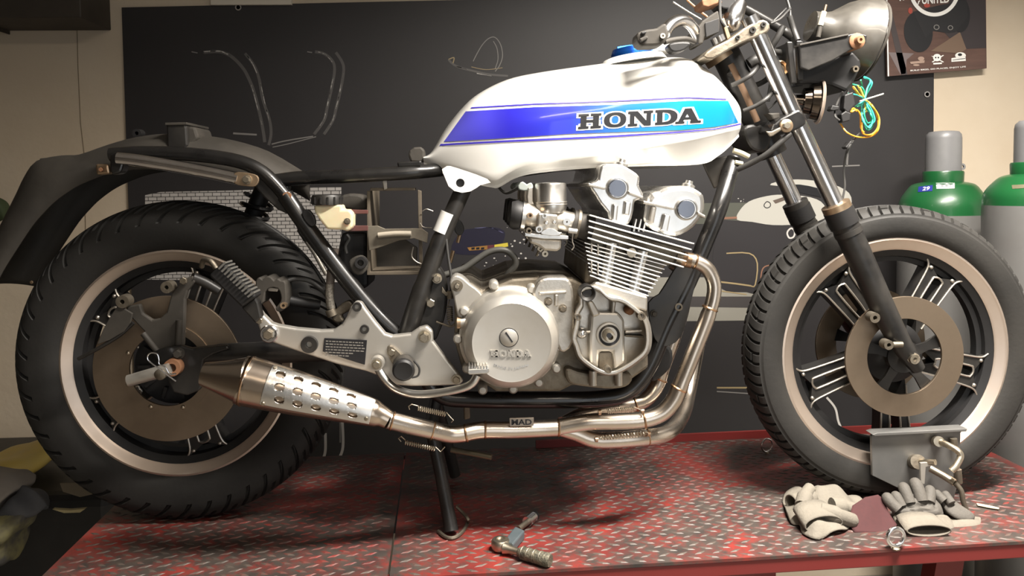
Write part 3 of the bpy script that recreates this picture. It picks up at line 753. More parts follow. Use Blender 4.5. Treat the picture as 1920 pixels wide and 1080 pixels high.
ptube('wire', [(650,440,-.05),(655,448,-.05),(648,462,-.05),(650,475,-.05)], .0035, M_hose, BIKE, 8)
plate('engine_mount_tab', spline([(654,492),(664,482),(678,480),(688,490),(687,506),(676,516),(662,512)], 3, True), -.12, .02, M_dustblack, BIKE, bevel=.003)
boss('tab_bush', 676, 493, -.13, 11, M_blackmatt, BIKE, h=.015, hole=.55)
# ------------------------------------------------------------------ footpeg hanger plate
hz = [(520,610),(555,616),(600,620),(625,619),(641,609),(650,594),(657,576),(666,565),(677,567),(687,582),(705,606),(722,626),(735,630),(770,626),(786,615),(800,611),(811,621),(812,640),(836,672),(860,702),(870,714),(862,722),(820,724),(770,725),(738,722),(712,706),(687,697),(630,683),(560,660),(520,646),(494,636),(488,622),(481,604),(462,586),(470,578),(475,565),(492,590),(508,606)]
HAN = plate('footpeg_hanger', hz, -.175, .022, M_alupaint, BIKE, bevel=.004, seg=3, label='silver cast footpeg hanger plate')
plate('data_plate', [(608,634),(688,638),(684,684),(670,680),(605,659)], -.1775, .003, M_ink, HAN, bevel=.0006)
M_dim = mat('dim_print', (.20, .19, .17), .6)
for k in range(6):
    y0 = 638.5 + k * 5.2; xa = 611 - .2 * k; sl = .05
    mb = MB(); x = xa
    while x < (680 if k < 4 else 655):
        wd = random.uniform(3, 8); mb.prism(pp([(x, y0 + sl * (x - xa)), (x + wd, y0 + sl * (x + wd - xa)), (x + wd, y0 + 2 + sl * (x + wd - xa)), (x, y0 + 2 + sl * (x - xa))], -.1777), .0001); x += wd + 1.6
    tag(mb.build('data_plate_print', M_dim, HAN, fixn=False), kind='stuff')
for x, y, r in ((669,576,8.5), (683,618,8.5)): boss('plate_bush', x, y, -.181, r, M_blackworn, HAN, h=.012, hole=.55)
boss('large_bush', 579, 647, -.184, 15.5, M_blackworn, HAN, h=.015, hole=.4)
hexbolt('pivot_bolt', 505, 626, -.179, 10, M_zinc, HAN, h=.012)
MB().lathe(P(505, 626, -.177), (0, -1, 0), [(PL(17, -.18), -.004), (PL(17, -.18), .002), (PL(15, -.18), .004), (0, .004)], 28).build('pivot_washer', M_chrome, HAN)
hexbolt('peg_bolt', 487, 601, -.178, 6.5, M_zinc, HAN, h=.006, washer=False)
hexbolt('hanger_bolt', 796, 631, -.178, 9, M_zinc, HAN, h=.014)
hexbolt('hanger_bolt', 735, 660, -.178, 7, M_zinc, HAN, h=.008)
hexbolt('hanger_bolt', 856, 711, -.178, 7, M_zinc, HAN, h=.010)
plate('switch_tab', spline([(726,650),(738,650),(756,668),(762,680),(744,690),(730,672)], 2, True), -.182, .006, M_aludark, HAN, bevel=.002)
MB().lathe(P(757, 684, -.18), (.1, -1, -.12), [(PL(21, -.19), 0), (PL(21, -.19), .03), (PL(19, -.19), .034)], 32).build('switch_body', M_dustblack, HAN)
MB().lathe(P(756, 690, -.214), (.1, -1, -.12), [(PL(20, -.21), 0), (PL(20.5, -.21), .012), (PL(17, -.21), .016), (0, .014)], 32).build('switch_cover', M_blackmatt, HAN)
ptube('switch_wire', [(776,676,-.19),(786,690,-.19),(784,704,-.19),(772,708,-.19)], .002, M_hose, HAN, 8)
# passenger peg
A_, B_, C_, D_ = (391,517), (417,491), (480,556), (453,577)
PEG = MB().prism(pp([A_, B_, C_, D_], -.205), .045).build('passenger_peg', M_blackmatt, BIKE, bevel=.004, label='ribbed black rubber passenger peg')
M_pegrib = mat('peg_rubber', (.10, .095, .085), .7)
for k in range(11):
    t = (k + .6) / 11.6
    p1 = P(407 + (470 - 407) * t, 501 + (562 - 501) * t, -.209); p2 = P(418 + (480 - 418) * t, 490 + (555 - 490) * t, -.209)
    MB().tube([p1, p2, p2 + Vector((0, .04, 0))], .0021, 6).build('peg_rib', M_pegrib, PEG)
plate('peg_knuckle', [(452,577),(478,557),(484,568),(490,596),(478,606),(464,590)], -.19, .022, M_blackworn, PEG, bevel=.003)
ptube('peg_end', [(405,503,-.19),(395,490,-.19),(382,488,-.18),(378,500,-.17)], .005, M_aludark, PEG, 10)
# brake pedal
PED = ptube('brake_pedal', [(706,684,-.19),(718,706,-.195),(740,728,-.2),(775,739,-.21),(820,737,-.22),(862,729,-.23),(885,719,-.235),(895,703,-.235)], .0078, M_alubright, BIKE, 14)
hexbolt('pedal_bolt', 706, 683, -.205, 7.5, M_zinc, PED, h=.006)
boss('pedal_pivot', 706, 683, -.2, 13, M_alupaint, PED, h=.02, hole=.4)
mb = MB().prism(pp([(877,692),(916,690),(918,697),(914,701),(880,703),(876,699)], -.262), .05); mb.build('pedal_pad', M_alubright, PED, bevel=.002)
for k in range(7):
    x = 880 + k * 5.4; MB().prism(pp([(x - 2, 692), (x - 1.2, 686), (x + 1.2, 686), (x + 2, 692)], -.262), .05).build('pad_tooth', M_alubright, PED)
# ------------------------------------------------------------------ main frame
ptube('seat_tube', [(868,356,-.125),(848,400,-.128),(826,450,-.13),(800,520,-.132),(778,585,-.132),(765,625,-.13)], [.0165]*12+[.018]*8+[.020]*11, M_blackworn, BIKE, 18)
ptube('seat_tube', [(874,348,.125),(826,450,.13),(765,625,.13)], .0165, M_blackworn, BIKE, 14)
ptube('white_tape', [(843,400,-.1285),(828,437,-.1295)], .0176, mat('white_tape', (.78, .77, .74), .5), BIKE, 24, sm=3)
FG = plate('frame_gusset', spline([(800,492),(818,496),(832,512),(839,540),(835,590),(824,622),(812,640),(770,640),(752,632),(756,616),(778,566)], 3, True), -.140, .03, M_blackworn, BIKE, bevel=.005)
hexbolt('gusset_bolt', 819.5, 522, -.142, 7, M_zinc, FG, h=.01)
hexbolt('gusset_bolt', 808, 568, -.142, 8.5, M_zinc, FG, h=.008, washer=False)
for Y in (-.12, .12):
    ptube('cradle_tube', [(775,640,Y),(800,710,Y),(830,742,Y),(880,749,Y),(1000,750,Y),(1120,748,Y),(1175,735,Y),(1215,690,Y),(1250,610,Y),(1290,530,Y),(1322,455,Y),(1350,385,Y),(1375,300,Y*.55)], .0165, M_blackgloss, BIKE, 16)
plate('neck_gusset', [(1318,308),(1345,296),(1374,290),(1378,300),(1358,345),(1340,354)], -.07, .008, M_dustblack, BIKE)
ptube('top_tube', [(880,322,0),(1050,300,0),(1250,240,0),(1370,190,0)], .022, M_blackgloss, BIKE, 16)
# clutch cable with its return spring
ptube('clutch_cable', [(836,442,-.14),(840,480,-.145),(846,520,-.15),(846,548,-.15)], .0028, M_hose, BIKE, 8)
plate('cable_stop', [(829,538),(836,548),(852,546),(852,552),(836,555),(828,548)], -.155, .006, M_aludark, BIKE, bevel=.001)
MB().tube(px3([(844,545,-.152),(844,560,-.152)]), .0058, 12).build('cable_adjuster', M_aludark, BIKE)
coil(P(843, 574, -.152), P(844, 602, -.152), .0052, 7, .0013, 10, ([P(843, 562, -.152)], [P(845, 612, -.152), P(841, 608, -.152)])).build('return_spring', M_aludark, BIKE)
ptube('release_arm', [(818,603,-.15),(832,608,-.15),(846,612,-.152),(858,602,-.155)], .002, M_aludark, BIKE, 8)
ptube('breather_hose', [(832,516,-.06),(868,504,-.06),(892,488,-.06),(918,472,-.06),(945,469,-.06),(964,482,-.06),(966,498,-.06),(952,514,-.06),(943,530,-.06),(943,545,-.06)], .0066, mat('grey_hose', (.06, .06, .055), .5, 0, (.09, .085, .075), 20), BIKE, 14)
ptube('fuel_pipe', [(862,440,-.02),(858,455,-.02)], .004, M_brass, BIKE, 8, sm=0)
ptube('fuel_pipe', [(850,470,-.02),(844,492,-.02)], .004, M_brass, BIKE, 8, sm=0)
plate('fuel_valve', spline([(856,412),(866,418),(870,432),(862,442),(852,432)], 3, True), -.04, .03, M_blackworn, BIKE)
# centre stand
ft = G(846, 1003); fz = TZ + .004
sx = P(808, 800, -.1)
CS = MB().tube([sx, sx.lerp(Vector((ft.x, ft.y, fz + .02)), .5), Vector((ft.x - .002, ft.y + .006, fz + .018)), Vector((ft.x, ft.y, fz + .004))], [.013, .0125, .014, .015], 14).build('centre_stand', M_blackworn, BIKE, label='black centre stand leg')
fl = [(822,996),(836,1007),(852,1008),(868,996),(877,980)]
pts = [G(x, y, fz) for x, y in fl] + [G(878, 974, fz + .012), G(868, 962, fz + .02), G(856, 950, fz + .03)]
MB().tube([Vector(q) for q in spline([tuple(p) for p in pts], 4)], .0038, 8).build('stand_foot', M_aludark, CS)
MB().tube([Vector((sx.x, -sx.y, sx.z)), Vector((ft.x, -ft.y, TZ + .012))], .013, 14).build('stand_leg', M_blackworn, CS)
MB().tube([sx, Vector((sx.x, -sx.y, sx.z))], .014, 14).build('stand_pivot', M_blackworn, CS)
ptube('stand_tang', [(846,843,-.13),(885,850,-.14),(922,857,-.15)], .006, mat('worn_tang', (.16, .14, .10), .45, .8), CS, 12, sm=0)
plate('stand_bracket', [(868,745),(880,745),(882,785),(870,788)], -.10, .006, M_aludark, BIKE)
# ------------------------------------------------------------------ engine
ENG = MB().prism(pp([(852,552),(858,530),(880,528),(905,545),(960,522),(1010,518),(1075,522),(1110,540),(1190,545),(1215,580),(1216,690),(1170,722),(1072,724),(1050,735),(930,735),(866,692),(852,640)], -.165), .36).build('engine_case', M_aludark, BIKE, bevel=.006, label='grimy aluminium engine case')
plate('case_ear', spline([(843,530),(852,517),(866,520),(880,532),(897,545),(905,560),(880,580),(862,600),(855,580),(850,556)], 3, True), -.185, .05, M_alupaint, ENG, bevel=.005)
boss('ear_bolt', 857, 536, -.188, 11, M_aludark, ENG, h=.01, hole=.5)
hexbolt('ear_bolt_head', 857, 536, -.188, 5, M_zinc, ENG, h=.008, washer=False)
plate('case_top', spline([(1000,560),(1004,535),(1018,522),(1045,520),(1068,525),(1076,560),(1076,640),(1050,660),(1030,600)], 3, True), -.20, .06, M_alu, ENG, bevel=.006)
plate('case_rib', [(1010,548),(1062,545),(1062,551),(1012,554)], -.206, .01, M_alu, ENG, bevel=.002)
plate('case_rib', [(1040,552),(1047,552),(1047,575),(1040,575)], -.206, .01, M_alu, ENG, bevel=.002)
hexbolt('case_bolt', 1028, 565, -.2, 6, M_aludark, ENG, h=.01)
hexbolt('case_bolt', 1055, 578, -.2, 6, M_aludark, ENG, h=.01)
plate('sump', spline([(1062,690),(1100,700),(1180,700),(1180,722),(1150,730),(1100,726),(1066,718)], 3, True), -.19, .3, M_aludark, ENG, bevel=.01)
for x in (1112, 1160): MB().cyl(P(x, 695, -.2), P(x, 722, -.2), PL(8, -.2), 12).build('case_lug', M_alu, ENG)
# clutch cover
cc = P(957, 631, -.18); r0 = PL(97, -.18); r1 = PL(76, -.24)
CLU = MB().lathe(cc, (0, -1, 0), [(r0 * .99, -.05), (r0, -.004), (r0, .008), (r0 * .97, .011), (r0 * .945, .012), (r0 * .925, .028), (r0 * .90, .042), (r0 * .87, .050), (r1 * 1.02, .0585), (r1 * .99, .060), (r1 * .96, .0595), (0, .0595)], 96).build('clutch_cover', M_alupaint, BIKE, label='round silver clutch cover')
for x, y in ((926,535),(997,542),(1039,587),(1047,649),(1043,690),(1010,716),(962,728),(905,730),(870,583),(859,635),(876,690)):
    MB().lathe(P(x, y, -.185), (0, -1, 0), [(.0095, -.03), (.0092, .006), (.006, .010), (0, .0105)], 14).build('cover_screw', M_alupaint, CLU)
fy = -.18 - .0595
MB().lathe(P(954, 633, fy), (0, -1, 0), [(PL(18.5, fy), -.001), (PL(18.5, fy), .0004), (PL(17.4, fy), .0004), (PL(17.2, fy), -.0005)], 40).build('cap_gap', M_ink, CLU)
MB().lathe(P(954, 633, fy), (0, -1, 0), [(PL(17, fy), -.001), (PL(16.6, fy), .003), (PL(15.5, fy), .0038), (0, .0042)], 40).build('inspection_cap', M_alupaint, CLU)
MB().prism(pp([(947,624),(949.5,622.5),(962,641),(959.5,642.5)], fy - .0046), .001).build('cap_slot', M_ink, CLU)
mb = MB()
for ch, (xa, xb) in {'H': (919,934.5), 'O': (936,950), 'N': (951.5,966.5), 'D': (968,980), 'A': (980.5,996)}.items():
    for poly in slab_letter(ch, .02): mb.prism([P(xa + (xb - xa) * u, 669.5 - 12.5 * v, fy - .0020) for u, v in poly], .0022)
tag(mb.build('cover_lettering', M_alupaint, CLU, fixn=False), kind='stuff')
vs, fs = text_mesh('MADE IN JAPAN', .02); w = []
for u, v in vs:
    x = 926 + 64 * u; yb = 694.5 - 7.0 * ((u - .5) * 2) ** 2; w.append(P(x, yb - 6.0 * v, fy - .0008))
tag(MB().add(w, fs, False).build('cover_script', M_alubright, CLU, fixn=False), kind='stuff')
a, b = P(861, 605, -.185), P(890, 603, -.185)
MB().tube([a, b], .0105, 18).build('release_boss', M_alupaint, CLU)
MB().tube([P(857, 605, -.185), P(864, 605, -.185)], .0115, 18).build('release_cap', M_brass, CLU)
# generator housing, open
gc = (1148, 630)
gout = spline([(1087,543),(1100,537),(1120,538),(1140,555),(1167,560),(1193,577),(1211,597),(1218,627),(1213,660),(1183,687),(1147,703),(1120,697),(1087,673),(1077,647),(1073,633),(1080,603),(1078,587),(1088,567)], 6, True)
def by_angle(poly, n):
    out = []
    for k in range(n):
        a = 2 * math.pi * k / n
        best = min(poly, key=lambda q: abs((math.atan2(q[1] - gc[1], q[0] - gc[0]) - a + math.pi) % (2 * math.pi) - math.pi))
        r = math.hypot(best[0] - gc[0], best[1] - gc[1]); out.append(r)
    return out
NG = 72; rad = by_angle(gout, NG)
def gring(f, off, Y, grow=0):
    return [P(gc[0] + math.cos(2 * math.pi * k / NG) * (rad[k] * f - off), gc[1] + math.sin(2 * math.pi * k / NG) * (rad[k] * f - off), Y) for k in range(NG)]
GEN = MB().grid([gring(1.06, 0, -.15), gring(1.02, 0, -.20), gring(1.0, 0, -.232), gring(1.0, 1.0, -.236), gring(1.0, 6.0, -.236), gring(1.0, 7.0, -.233), gring(.98, 7.0, -.185), gring(.0, 0, -.185)], True, closeu=True).build('generator_housing', M_alu, BIKE, angle=30, bevel=.0005, label='open generator housing with bare crankshaft end')
plate('stator_seat', [(1108,592),(1122,585),(1160,586),(1171,600),(1172,640),(1172,680),(1152,694),(1148,660),(1124,660),(1122,692),(1106,680),(1105,640)], -.206, .02, M_alupaint, GEN, bevel=.005)
plate('seat_web', [(1122,660),(1150,660),(1152,690),(1122,690)], -.196, .01, M_aludark, GEN, bevel=.002)
plate('upper_rib', [(1100,565),(1112,565),(1126,590),(1112,596)], -.21, .024, M_alu, GEN, bevel=.003)
plate('upper_rib', [(1147,562),(1156,566),(1152,590),(1146,590)], -.205, .02, M_alu, GEN, bevel=.003)
plate('side_rib', [(1172,620),(1205,618),(1205,623),(1172,626)], -.205, .02, M_alu, GEN, bevel=.002)
plate('side_rib', [(1172,628),(1208,630),(1208,634),(1172,632)], -.205, .02, M_aludark, GEN, bevel=.002)
MB().lathe(P(1141, 627, -.205), (0, -1, 0), [(PL(25, -.21), -.01), (PL(24, -.21), .008), (PL(20.5, -.21), .009), (PL(20, -.21), .006)], 40).build('seal_ring', M_alupaint, GEN)
MB().lathe(P(1141, 627, -.205), (0, -1, 0), [(PL(20.2, -.21), -.01), (PL(20, -.21), .0075), (PL(14, -.21), .0055), (PL(13, -.21), 0), (0, 0)], 40).build('oil_seal', M_ink, GEN)
MB().lathe(P(1139, 626, -.207), (0, -1, 0), [(PL(11.5, -.21), 0), (PL(11.2, -.21), .018), (PL(8.6, -.21), .035), (PL(5.2, -.24), .035), (PL(4.8, -.24), .02), (0, .02)], 32).build('crankshaft_end', M_zinc, GEN)
MB().lathe(P(1142.2, 629, -.2434), (0, -1, 0), [(PL(5.0, -.24), -.001), (PL(5.0, -.24), .0006), (0, .0006)], 20).build('shaft_bore', M_ink, GEN)
mb = MB().lathe(P(1090, 624, -.195), (0, -1, 0), [(.010, 0), (.0098, .008), (.0075, .014), (.004, .0168), (0, .0175)], 24); mb.build('dowel_dome', M_chrome, GEN)
MB().tube(px3([(1097,622,-.2),(1108,622,-.2)]), .003, 8).build('dowel_stem', M_alu, GEN)
MB().lathe(P(1102, 550, -.238), (0, -1, 0), [(PL(15.5, -.23), -.03), (PL(15.5, -.23), .0005), (PL(14, -.23), .0005), (PL(8.5, -.23), -.006), (0, -.006)], 32).build('starter_bore', M_blackworn, GEN)
for x, y, r in ((1084,595,4), (1203.5,593,5), (1141,694,4)):
    MB().lathe(P(x, y, -.2365), (0, -1, 0), [(PL(r * 1.6, -.23), -.02), (PL(r * 1.6, -.23), .0004), (PL(r, -.23), .0004), (PL(r, -.23), -.0005), (0, -.0005)], 20).build('screw_lug', M_aludark, GEN)
MB().lathe(P(1180, 582, -.20), (0, -1, 0), [(PL(9, -.2), -.01), (PL(8, -.2), .006), (PL(4, -.2), .010), (0, .010)], 20).build('oil_plug', M_rust, GEN)
# cylinder block
BLK = MB().prism(pp([(1112,418),(1285,466),(1262,495),(1246,500),(1218,545),(1150,545),(1096,530),(1104,452)], -.178), .36).build('cylinder_block', M_aludark, BIKE, bevel=.004, label='finned cylinder block')
zx = lambda x: 800 + x / 3.272
zy = lambda y: 300 + y / 3.272
def fin(xl, yl, xr, yr, t, Y, name='cooling_fin', m=M_alubright):
    d = Vector((xr - xl, yr - yl)).normalized(); nx, ny = -d.y * t / 2, d.x * t / 2
    MB().prism(pp([(xl - nx, yl - ny), (xr - nx, yr - ny), (xr + nx, yr + ny), (xl + nx, yl + ny)], Y), -Y * 2 - .01).build(name, m, BLK, bevel=.0006, seg=1)
for k in range(5):
    fin(zx(998 - 3 * k), zy(338 + 35 * k), zx(1642 - 16 * k), zy(515 + 36 * k), 2.6, -.205)
for k in range(9):
    fin(zx(968 + 4 * k), zy(508 + 25 * k), zx(1474 - 14 * k), zy(648 + 23.5 * k), 2.2, -.198)
for (xa, ya, xb, yb, r) in ((1147,455,1132,540,13), (1205,470,1186,548,13)):
    MB().tube(px3([(xa,ya,-.183),(xb,yb,-.183)]), PL(r, -.18), 20).build('barrel_boss', M_alubright, BLK)
MB().tube(px3([(1184,474,-.196),(1184.5,474,-.200)]), PL(9, -.2), 20).build('head_plug', M_zinc, BLK)
for x, y0, y1 in ((1108,456,474),(1120,458,478),(1108,488,512),(1120,492,516)):
    plate('fin_bridge', [(x, y0), (x + 3, y0 + 1), (x + 3, y1), (x, y1 - 1)], -.2, .02, M_alu, BLK, bevel=.0005)
plate('block_base', [(1104,540),(1118,528),(1215,556),(1214,585),(1190,578),(1160,560),(1130,552)], -.205, .36, M_alu, BLK, bevel=.004)
# cam covers
CAM1 = MB().prism(pp(spline([(1127,310),(1148,307),(1166,309),(1186,320),(1200,332),(1198,347),(1206,362),(1204,373),(1191,377),(1188,396),(1179,421),(1160,419),(1142,412),(1139,398),(1126,382),(1115,364),(1106,350),(1110,342),(1121,336)], 2, True), -.185), .37).build('cam_cover', M_alubright, BIKE, bevel=.010, seg=3, label='intake cam cover')
CAM2 = MB().prism(pp(spline([(1252,351),(1275,348),(1296,350),(1312,358),(1321,367),(1323,385),(1320,402),(1302,426),(1278,441),(1256,444),(1224,432),(1207,418),(1208,398),(1211,380),(1222,362),(1238,358)], 2, True), -.185), .37).build('cam_cover', M_alubright, BIKE, bevel=.010, seg=3, label='exhaust cam cover')
for O, (x, y) in ((CAM1, (1157,353)), (CAM2, (1286,392))):
    MB().lathe(P(x, y, -.185), (0, -1, 0), [(PL(23, -.19), -.01), (PL(21.5, -.19), .006), (PL(19, -.19), .007), (PL(18, -.19), .0055), (0, .0055)], 40).build('end_collar', M_alubright, O)
    MB().lathe(P(x, y, -.191), (0, -1, 0), [(PL(16.8, -.19), 0), (PL(16.5, -.19), .003), (PL(15.5, -.19), .004), (0, .0045)], 40).build('end_cap', mat('dark_chrome', (.20, .21, .24), .25, 1.0), O)
for O, q in ((CAM1, [(1103,346),(1135,353)]), (CAM1, [(1179,361),(1206,371)]), (CAM2, [(1206,379),(1264,391)]), (CAM2, [(1308,399),(1323,407)])):
    (xa, ya), (xb, yb) = q; plate('split_flange', [(xa, ya - 3), (xb, yb - 3), (xb, yb + 3), (xa, ya + 3)], -.197, .39, M_alu, O, bevel=.0015)
plate('cover_rib', [(1150,382),(1160,384),(1157,416),(1147,414)], -.197, .012, M_alubright, CAM1, bevel=.003)
plate('cover_rib', [(1172,376),(1184,379),(1180,405),(1169,403)], -.195, .010, M_alubright, CAM1, bevel=.003)
plate('cover_rib', [(1246,400),(1258,404),(1252,436),(1238,432)], -.197, .012, M_alubright, CAM2, bevel=.003)
plate('cover_rib', [(1222,386),(1232,388),(1226,420),(1216,416)], -.195, .010, M_alu, CAM2, bevel=.003)
for O, x, y in ((CAM1, 1164, 310), (CAM2, 1290, 350)): MB().lathe(P(x, y, -.15), (.27, 0, 1), [(.014, -.008), (.013, .004), (.008, .006), (.007, .012), (0, .012)], 18).build('cover_bolt', M_alubright, O)
for x in (1192, 1201, 1210): plate('plug_rib', [(x, 410), (x + 3, 411), (x - 2, 436), (x - 6, 434)], -.18, .02, M_alubright, BLK, bevel=.001)
# carburettors
def carb():
    Y = -.165; CY = Y
    body = MB().tube(px3([(984,404,Y),(1000,407,Y),(1050,414,Y),(1076,419,Y)]), [PL(26, Y), PL(22, Y), PL(21, Y), PL(20, Y)], 24).build('carburettor', M_alu, BIKE, label='cast aluminium carburettor')
    c = P(1033, 387, Y); r = PL(29.5, Y)
    MB().lathe(c, (0, 0, 1), [(r * .9, -.012), (r * 1.01, -.002), (r * 1.02, .010), (r, .011), (r, .040), (r * .96, .0445), (r * .3, .046), (0, .046)], 40).build('vacuum_dome', M_alubright, body)
    for dz in (.004, .0085): MB().lathe(c + Vector((0, 0, dz)), (0, 0, 1), [(r * 1.02, -.001), (r * 1.035, 0), (r * 1.02, .001)], 40).build('dome_ridge', M_alu, body)
    plate('dome_neck', [(1010,384),(1052,386),(1050,402),(1012,400)], Y - .02, .04, M_alu, body, bevel=.005)
    MB().tube(px3([(978,405,Y),(985,406,Y)]), PL(28, Y), 28).build('intake_flange', M_alubright, body)
    MB().tube(px3([(957,402,Y),(966,403,Y),(977,405,Y)]), [PL(24, Y), PL(28, Y), PL(26, Y)], 24).build('intake_rubber', M_blackmatt, body)
    MB().tube(px3([(1072,418,Y),(1082,421,Y),(1086,422,Y),(1110,428,Y)]), [PL(25, Y), PL(27, Y), PL(24, Y), PL(26, Y)], 24).build('intake_boot', M_dustblack, body)
    MB().tube(px3([(1080,420,Y),(1085,421,Y)]), PL(28.5, Y), 28).build('boot_clamp', M_aludark, body)
    plate('bowl_flange', [(984,436),(1000,438),(1066,442),(1066,449),(1020,448),(984,443)], Y - .033, .066, M_alubright, body, bevel=.001)
    plate('float_bowl', [(992,444),(1054,449),(1053,466),(1046,472),(1020,470),(1010,462),(993,456)], Y - .028, .056, M_alu, body, bevel=.005)
    plate('body_block', [(1008,398),(1046,402),(1046,436),(1006,434)], Y - .03, .05, M_alu, body, bevel=.004)
    plate('arched_lug', spline([(1014,438),(1022,430),(1034,428),(1046,434),(1052,440),(1034,442)], 3, True), Y - .036, .02, M_alubright, body, bevel=.002)
    for x, y, rr, m in ((994,404,5.5,M_brass), (1011,430,6.5,M_alubright), (992,433,5.5,M_aludark), (1021,405,4.5,M_alubright)): boss('jet_screw', x, y, Y - .036, rr, m, body, h=.022, hole=.55)
    for x, y, rr in ((1024,418,4), (1039,416,4)): MB().lathe(P(x, y, Y - .034), (0, -1, 0), [(PL(rr, Y), 0), (PL(rr, Y), .006), (PL(rr * .6, Y), .008), (0, .008)], 14).build('adjuster_screw', M_alubright, body)
    boss('throttle_spindle', 1063, 416, Y - .03, 7, M_alubright, body, h=.012, hole=.25)
    MB().tube(px3([(1066,432,Y-.03),(1082,434,Y-.03)]), .0055, 12).build('idle_stop', M_alubright, body)
    ptube('choke_link', [(1074,438,Y-.03),(1073,452,Y-.03),(1076,462,Y-.03),(1072,469,Y-.03)], .0012, M_alu, body, 6)
    plate('cable_bracket', [(990,352),(999,350),(999,378),(1002,384),(990,384),(988,370)], Y - .01, .02, M_alu, body, bevel=.002)
    plate('cable_lever', spline([(972,348),(980,340),(988,346),(996,342),(1000,352),(990,358),(974,356)], 2, True), Y, .02, mat('painted_lever', (.30, .33, .31), .5), body, bevel=.002)
    boss('drain_screw', 1022, 476, Y - .01, 6, M_zinc, body, h=.015, hole=.4)
    ptube('drain_pipe', [(1010,470,Y),(1006,480,Y)], .0025, M_aludark, body, 8, sm=0)
    return body
c0 = carb()
def copy_tree(o, parent, shift):
    c = o.copy(); C.objects.link(c); WORIG[c.name] = WORIG[o.name] + shift; c.parent = parent
    c.location = WORIG[c.name] - WORIG[parent.name]
    for ch in list(o.children): copy_tree(ch, c, shift)
    return c
for k in (1, 2, 3): copy_tree(c0, BIKE, Vector((0, .11 * k, 0)))
ptube('throttle_shaft', [(1012,352,-.13),(1012,352,.25)], .004, M_aludark, BIKE, 8, sm=0)
ptube('throttle_cable', [(972,352,-.15),(950,362,-.12),(935,350,-.08),(940,335,-.04)], .003, M_hose, BIKE, 8)
# front engine mount
plate('engine_mount', spline([(1216,568),(1236,552),(1256,520),(1272,496),(1292,484),(1308,500),(1302,540),(1290,590),(1278,630),(1256,648),(1236,646),(1222,620)], 2, True), -.135, .008, M_blackworn, BIKE, bevel=.001)
boss('mount_hole', 1273, 576, -.138, 7.5, M_aludark, BIKE, h=.008, hole=.6)
hexbolt('mount_bolt', 1226, 588, -.138, 5, M_dustblack, BIKE, h=.008)
plate('oil_filter', spline([(1225,640),(1245,640),(1262,660),(1258,690),(1235,712),(1218,712)], 3, True), -.09, .18, M_blackmatt, BIKE, bevel=.01)
# ------------------------------------------------------------------ exhaust
EX = ptube('exhaust_header', [(1272,484,-.17),(1284,486,-.175),(1304,490,-.18),(1326,504,-.182),(1338,528,-.182),(1338,555,-.182),(1328,590,-.182),(1300,662,-.182),(1276,722,-.182),(1262,752,-.182),(1240,775,-.182),(1205,787,-.182),(1160,790,-.182),(1110,791,-.182),(1075,796,-.178),(1045,802,-.175)],
           [.0138]*36+[.0150]*12+[.0160]*43, M_steel, BIKE, 24, label='stainless outer header pipe')
HB = ptube('exhaust_header', [(1262,492,-.05),(1280,510,-.05),(1284,545,-.05),(1276,590,-.05),(1260,640,-.05),(1242,690,-.05),(1232,722,-.05),(1214,746,-.06),(1185,759,-.07),(1100,775,-.1),(1055,796,-.15)], .0155, M_steel, BIKE, 20, label='stainless inner header pipe')
HC = ptube('exhaust_header', [(1310,640,.05),(1292,730,.0),(1283,768,-.05),(1268,797,-.10),(1245,814,-.14),(1210,820,-.16),(1150,825,-.168),(1112,824,-.172),(1080,812,-.172),(1050,803,-.172)], .0158, M_steel, BIKE, 20, label='lower stainless header pipe')
def weld(px, py, Y, dx, dy, r, parent=EX):
    c = P(px, py, Y); d = (P(px + dx, py + dy, Y) - c).normalized()
    MB().lathe(c, d, [(r, -.0022), (r + .0012, 0), (r, .0022), (r - .002, .0022), (r - .002, -.0022)], 32, closed=True).build('weld_bead', M_weld, parent)
weld(1285,486.5,-.176,10,2,.0142); weld(1303,490,-.18,10,3,.0142); weld(1331,578,-.182,-4,10,.0152); weld(1273,728,-.182,-5,10,.0162); weld(1207,787,-.182,-10,2,.0163); weld(1237,710,-.05,-5,10,.0158, HB); weld(1192,758,-.07,-10,3,.0158, HB); weld(1215,819,-.158,-10,1,.0161, HC)
MB().tube(px3([(1281,485.5,-.174),(1298,489,-.179)]), .0150, 24).build('port_collar', mat('bronzed_collar', (.48, .33, .22), .3, 1.0), EX)
MID = ptube('collector_pipe', [(1050,802,-.175),(1010,804,-.175),(960,806,-.178),(910,806,-.185),(885,809,-.19),(866,813,-.195),(843,814,-.20),(815,808,-.21),(770,798,-.225),(727,787,-.238)], .0165, M_steel, BIKE, 24, label='stainless collector pipe')
for x, y, Y, dx, dy in ((1047,802,-.175,10,0), (910,806,-.185,10,0), (874,812,-.194,10,-2), (812,807.5,-.211,10,2.5), (736,789.5,-.236,10,2.5)): weld(x, y, Y, dx, dy, .0168, MID)
MUF_C = [(381,701,22),(420,708,33),(462,714.5,46.5),(470,716,47),(560,738,41.5),(640,758,33),(690,771,27.5),(706,777,24),(717,781,20),(728,787,18)]
mfine = spline(MUF_C, 5)
def mufY(x): return -.235 - .0 * x
pts = [P(x, y, mufY(x)) for x, y, r in mfine]; rads = [PL(r, mufY(x)) * .985 for x, y, r in mfine]
M_muf = mat('muffler_steel', (.60, .52, .44), .20, 1.0, (.50, .40, .31), 7, rough2=.30)
MUF = MB().tube(pts, rads, 48).build('muffler', M_muf, BIKE, label='tapered stainless muffler')
MB().lathe(P(464, 715, -.235), P(474, 717.5, -.235) - P(464, 715, -.235), [(PL(46, -.235), -.003), (PL(47.5, -.235), 0), (PL(46, -.235), .003), (PL(44, -.235), .003), (PL(44, -.235), -.003)], 48, closed=True).build('weld_bead', M_weld, MUF)
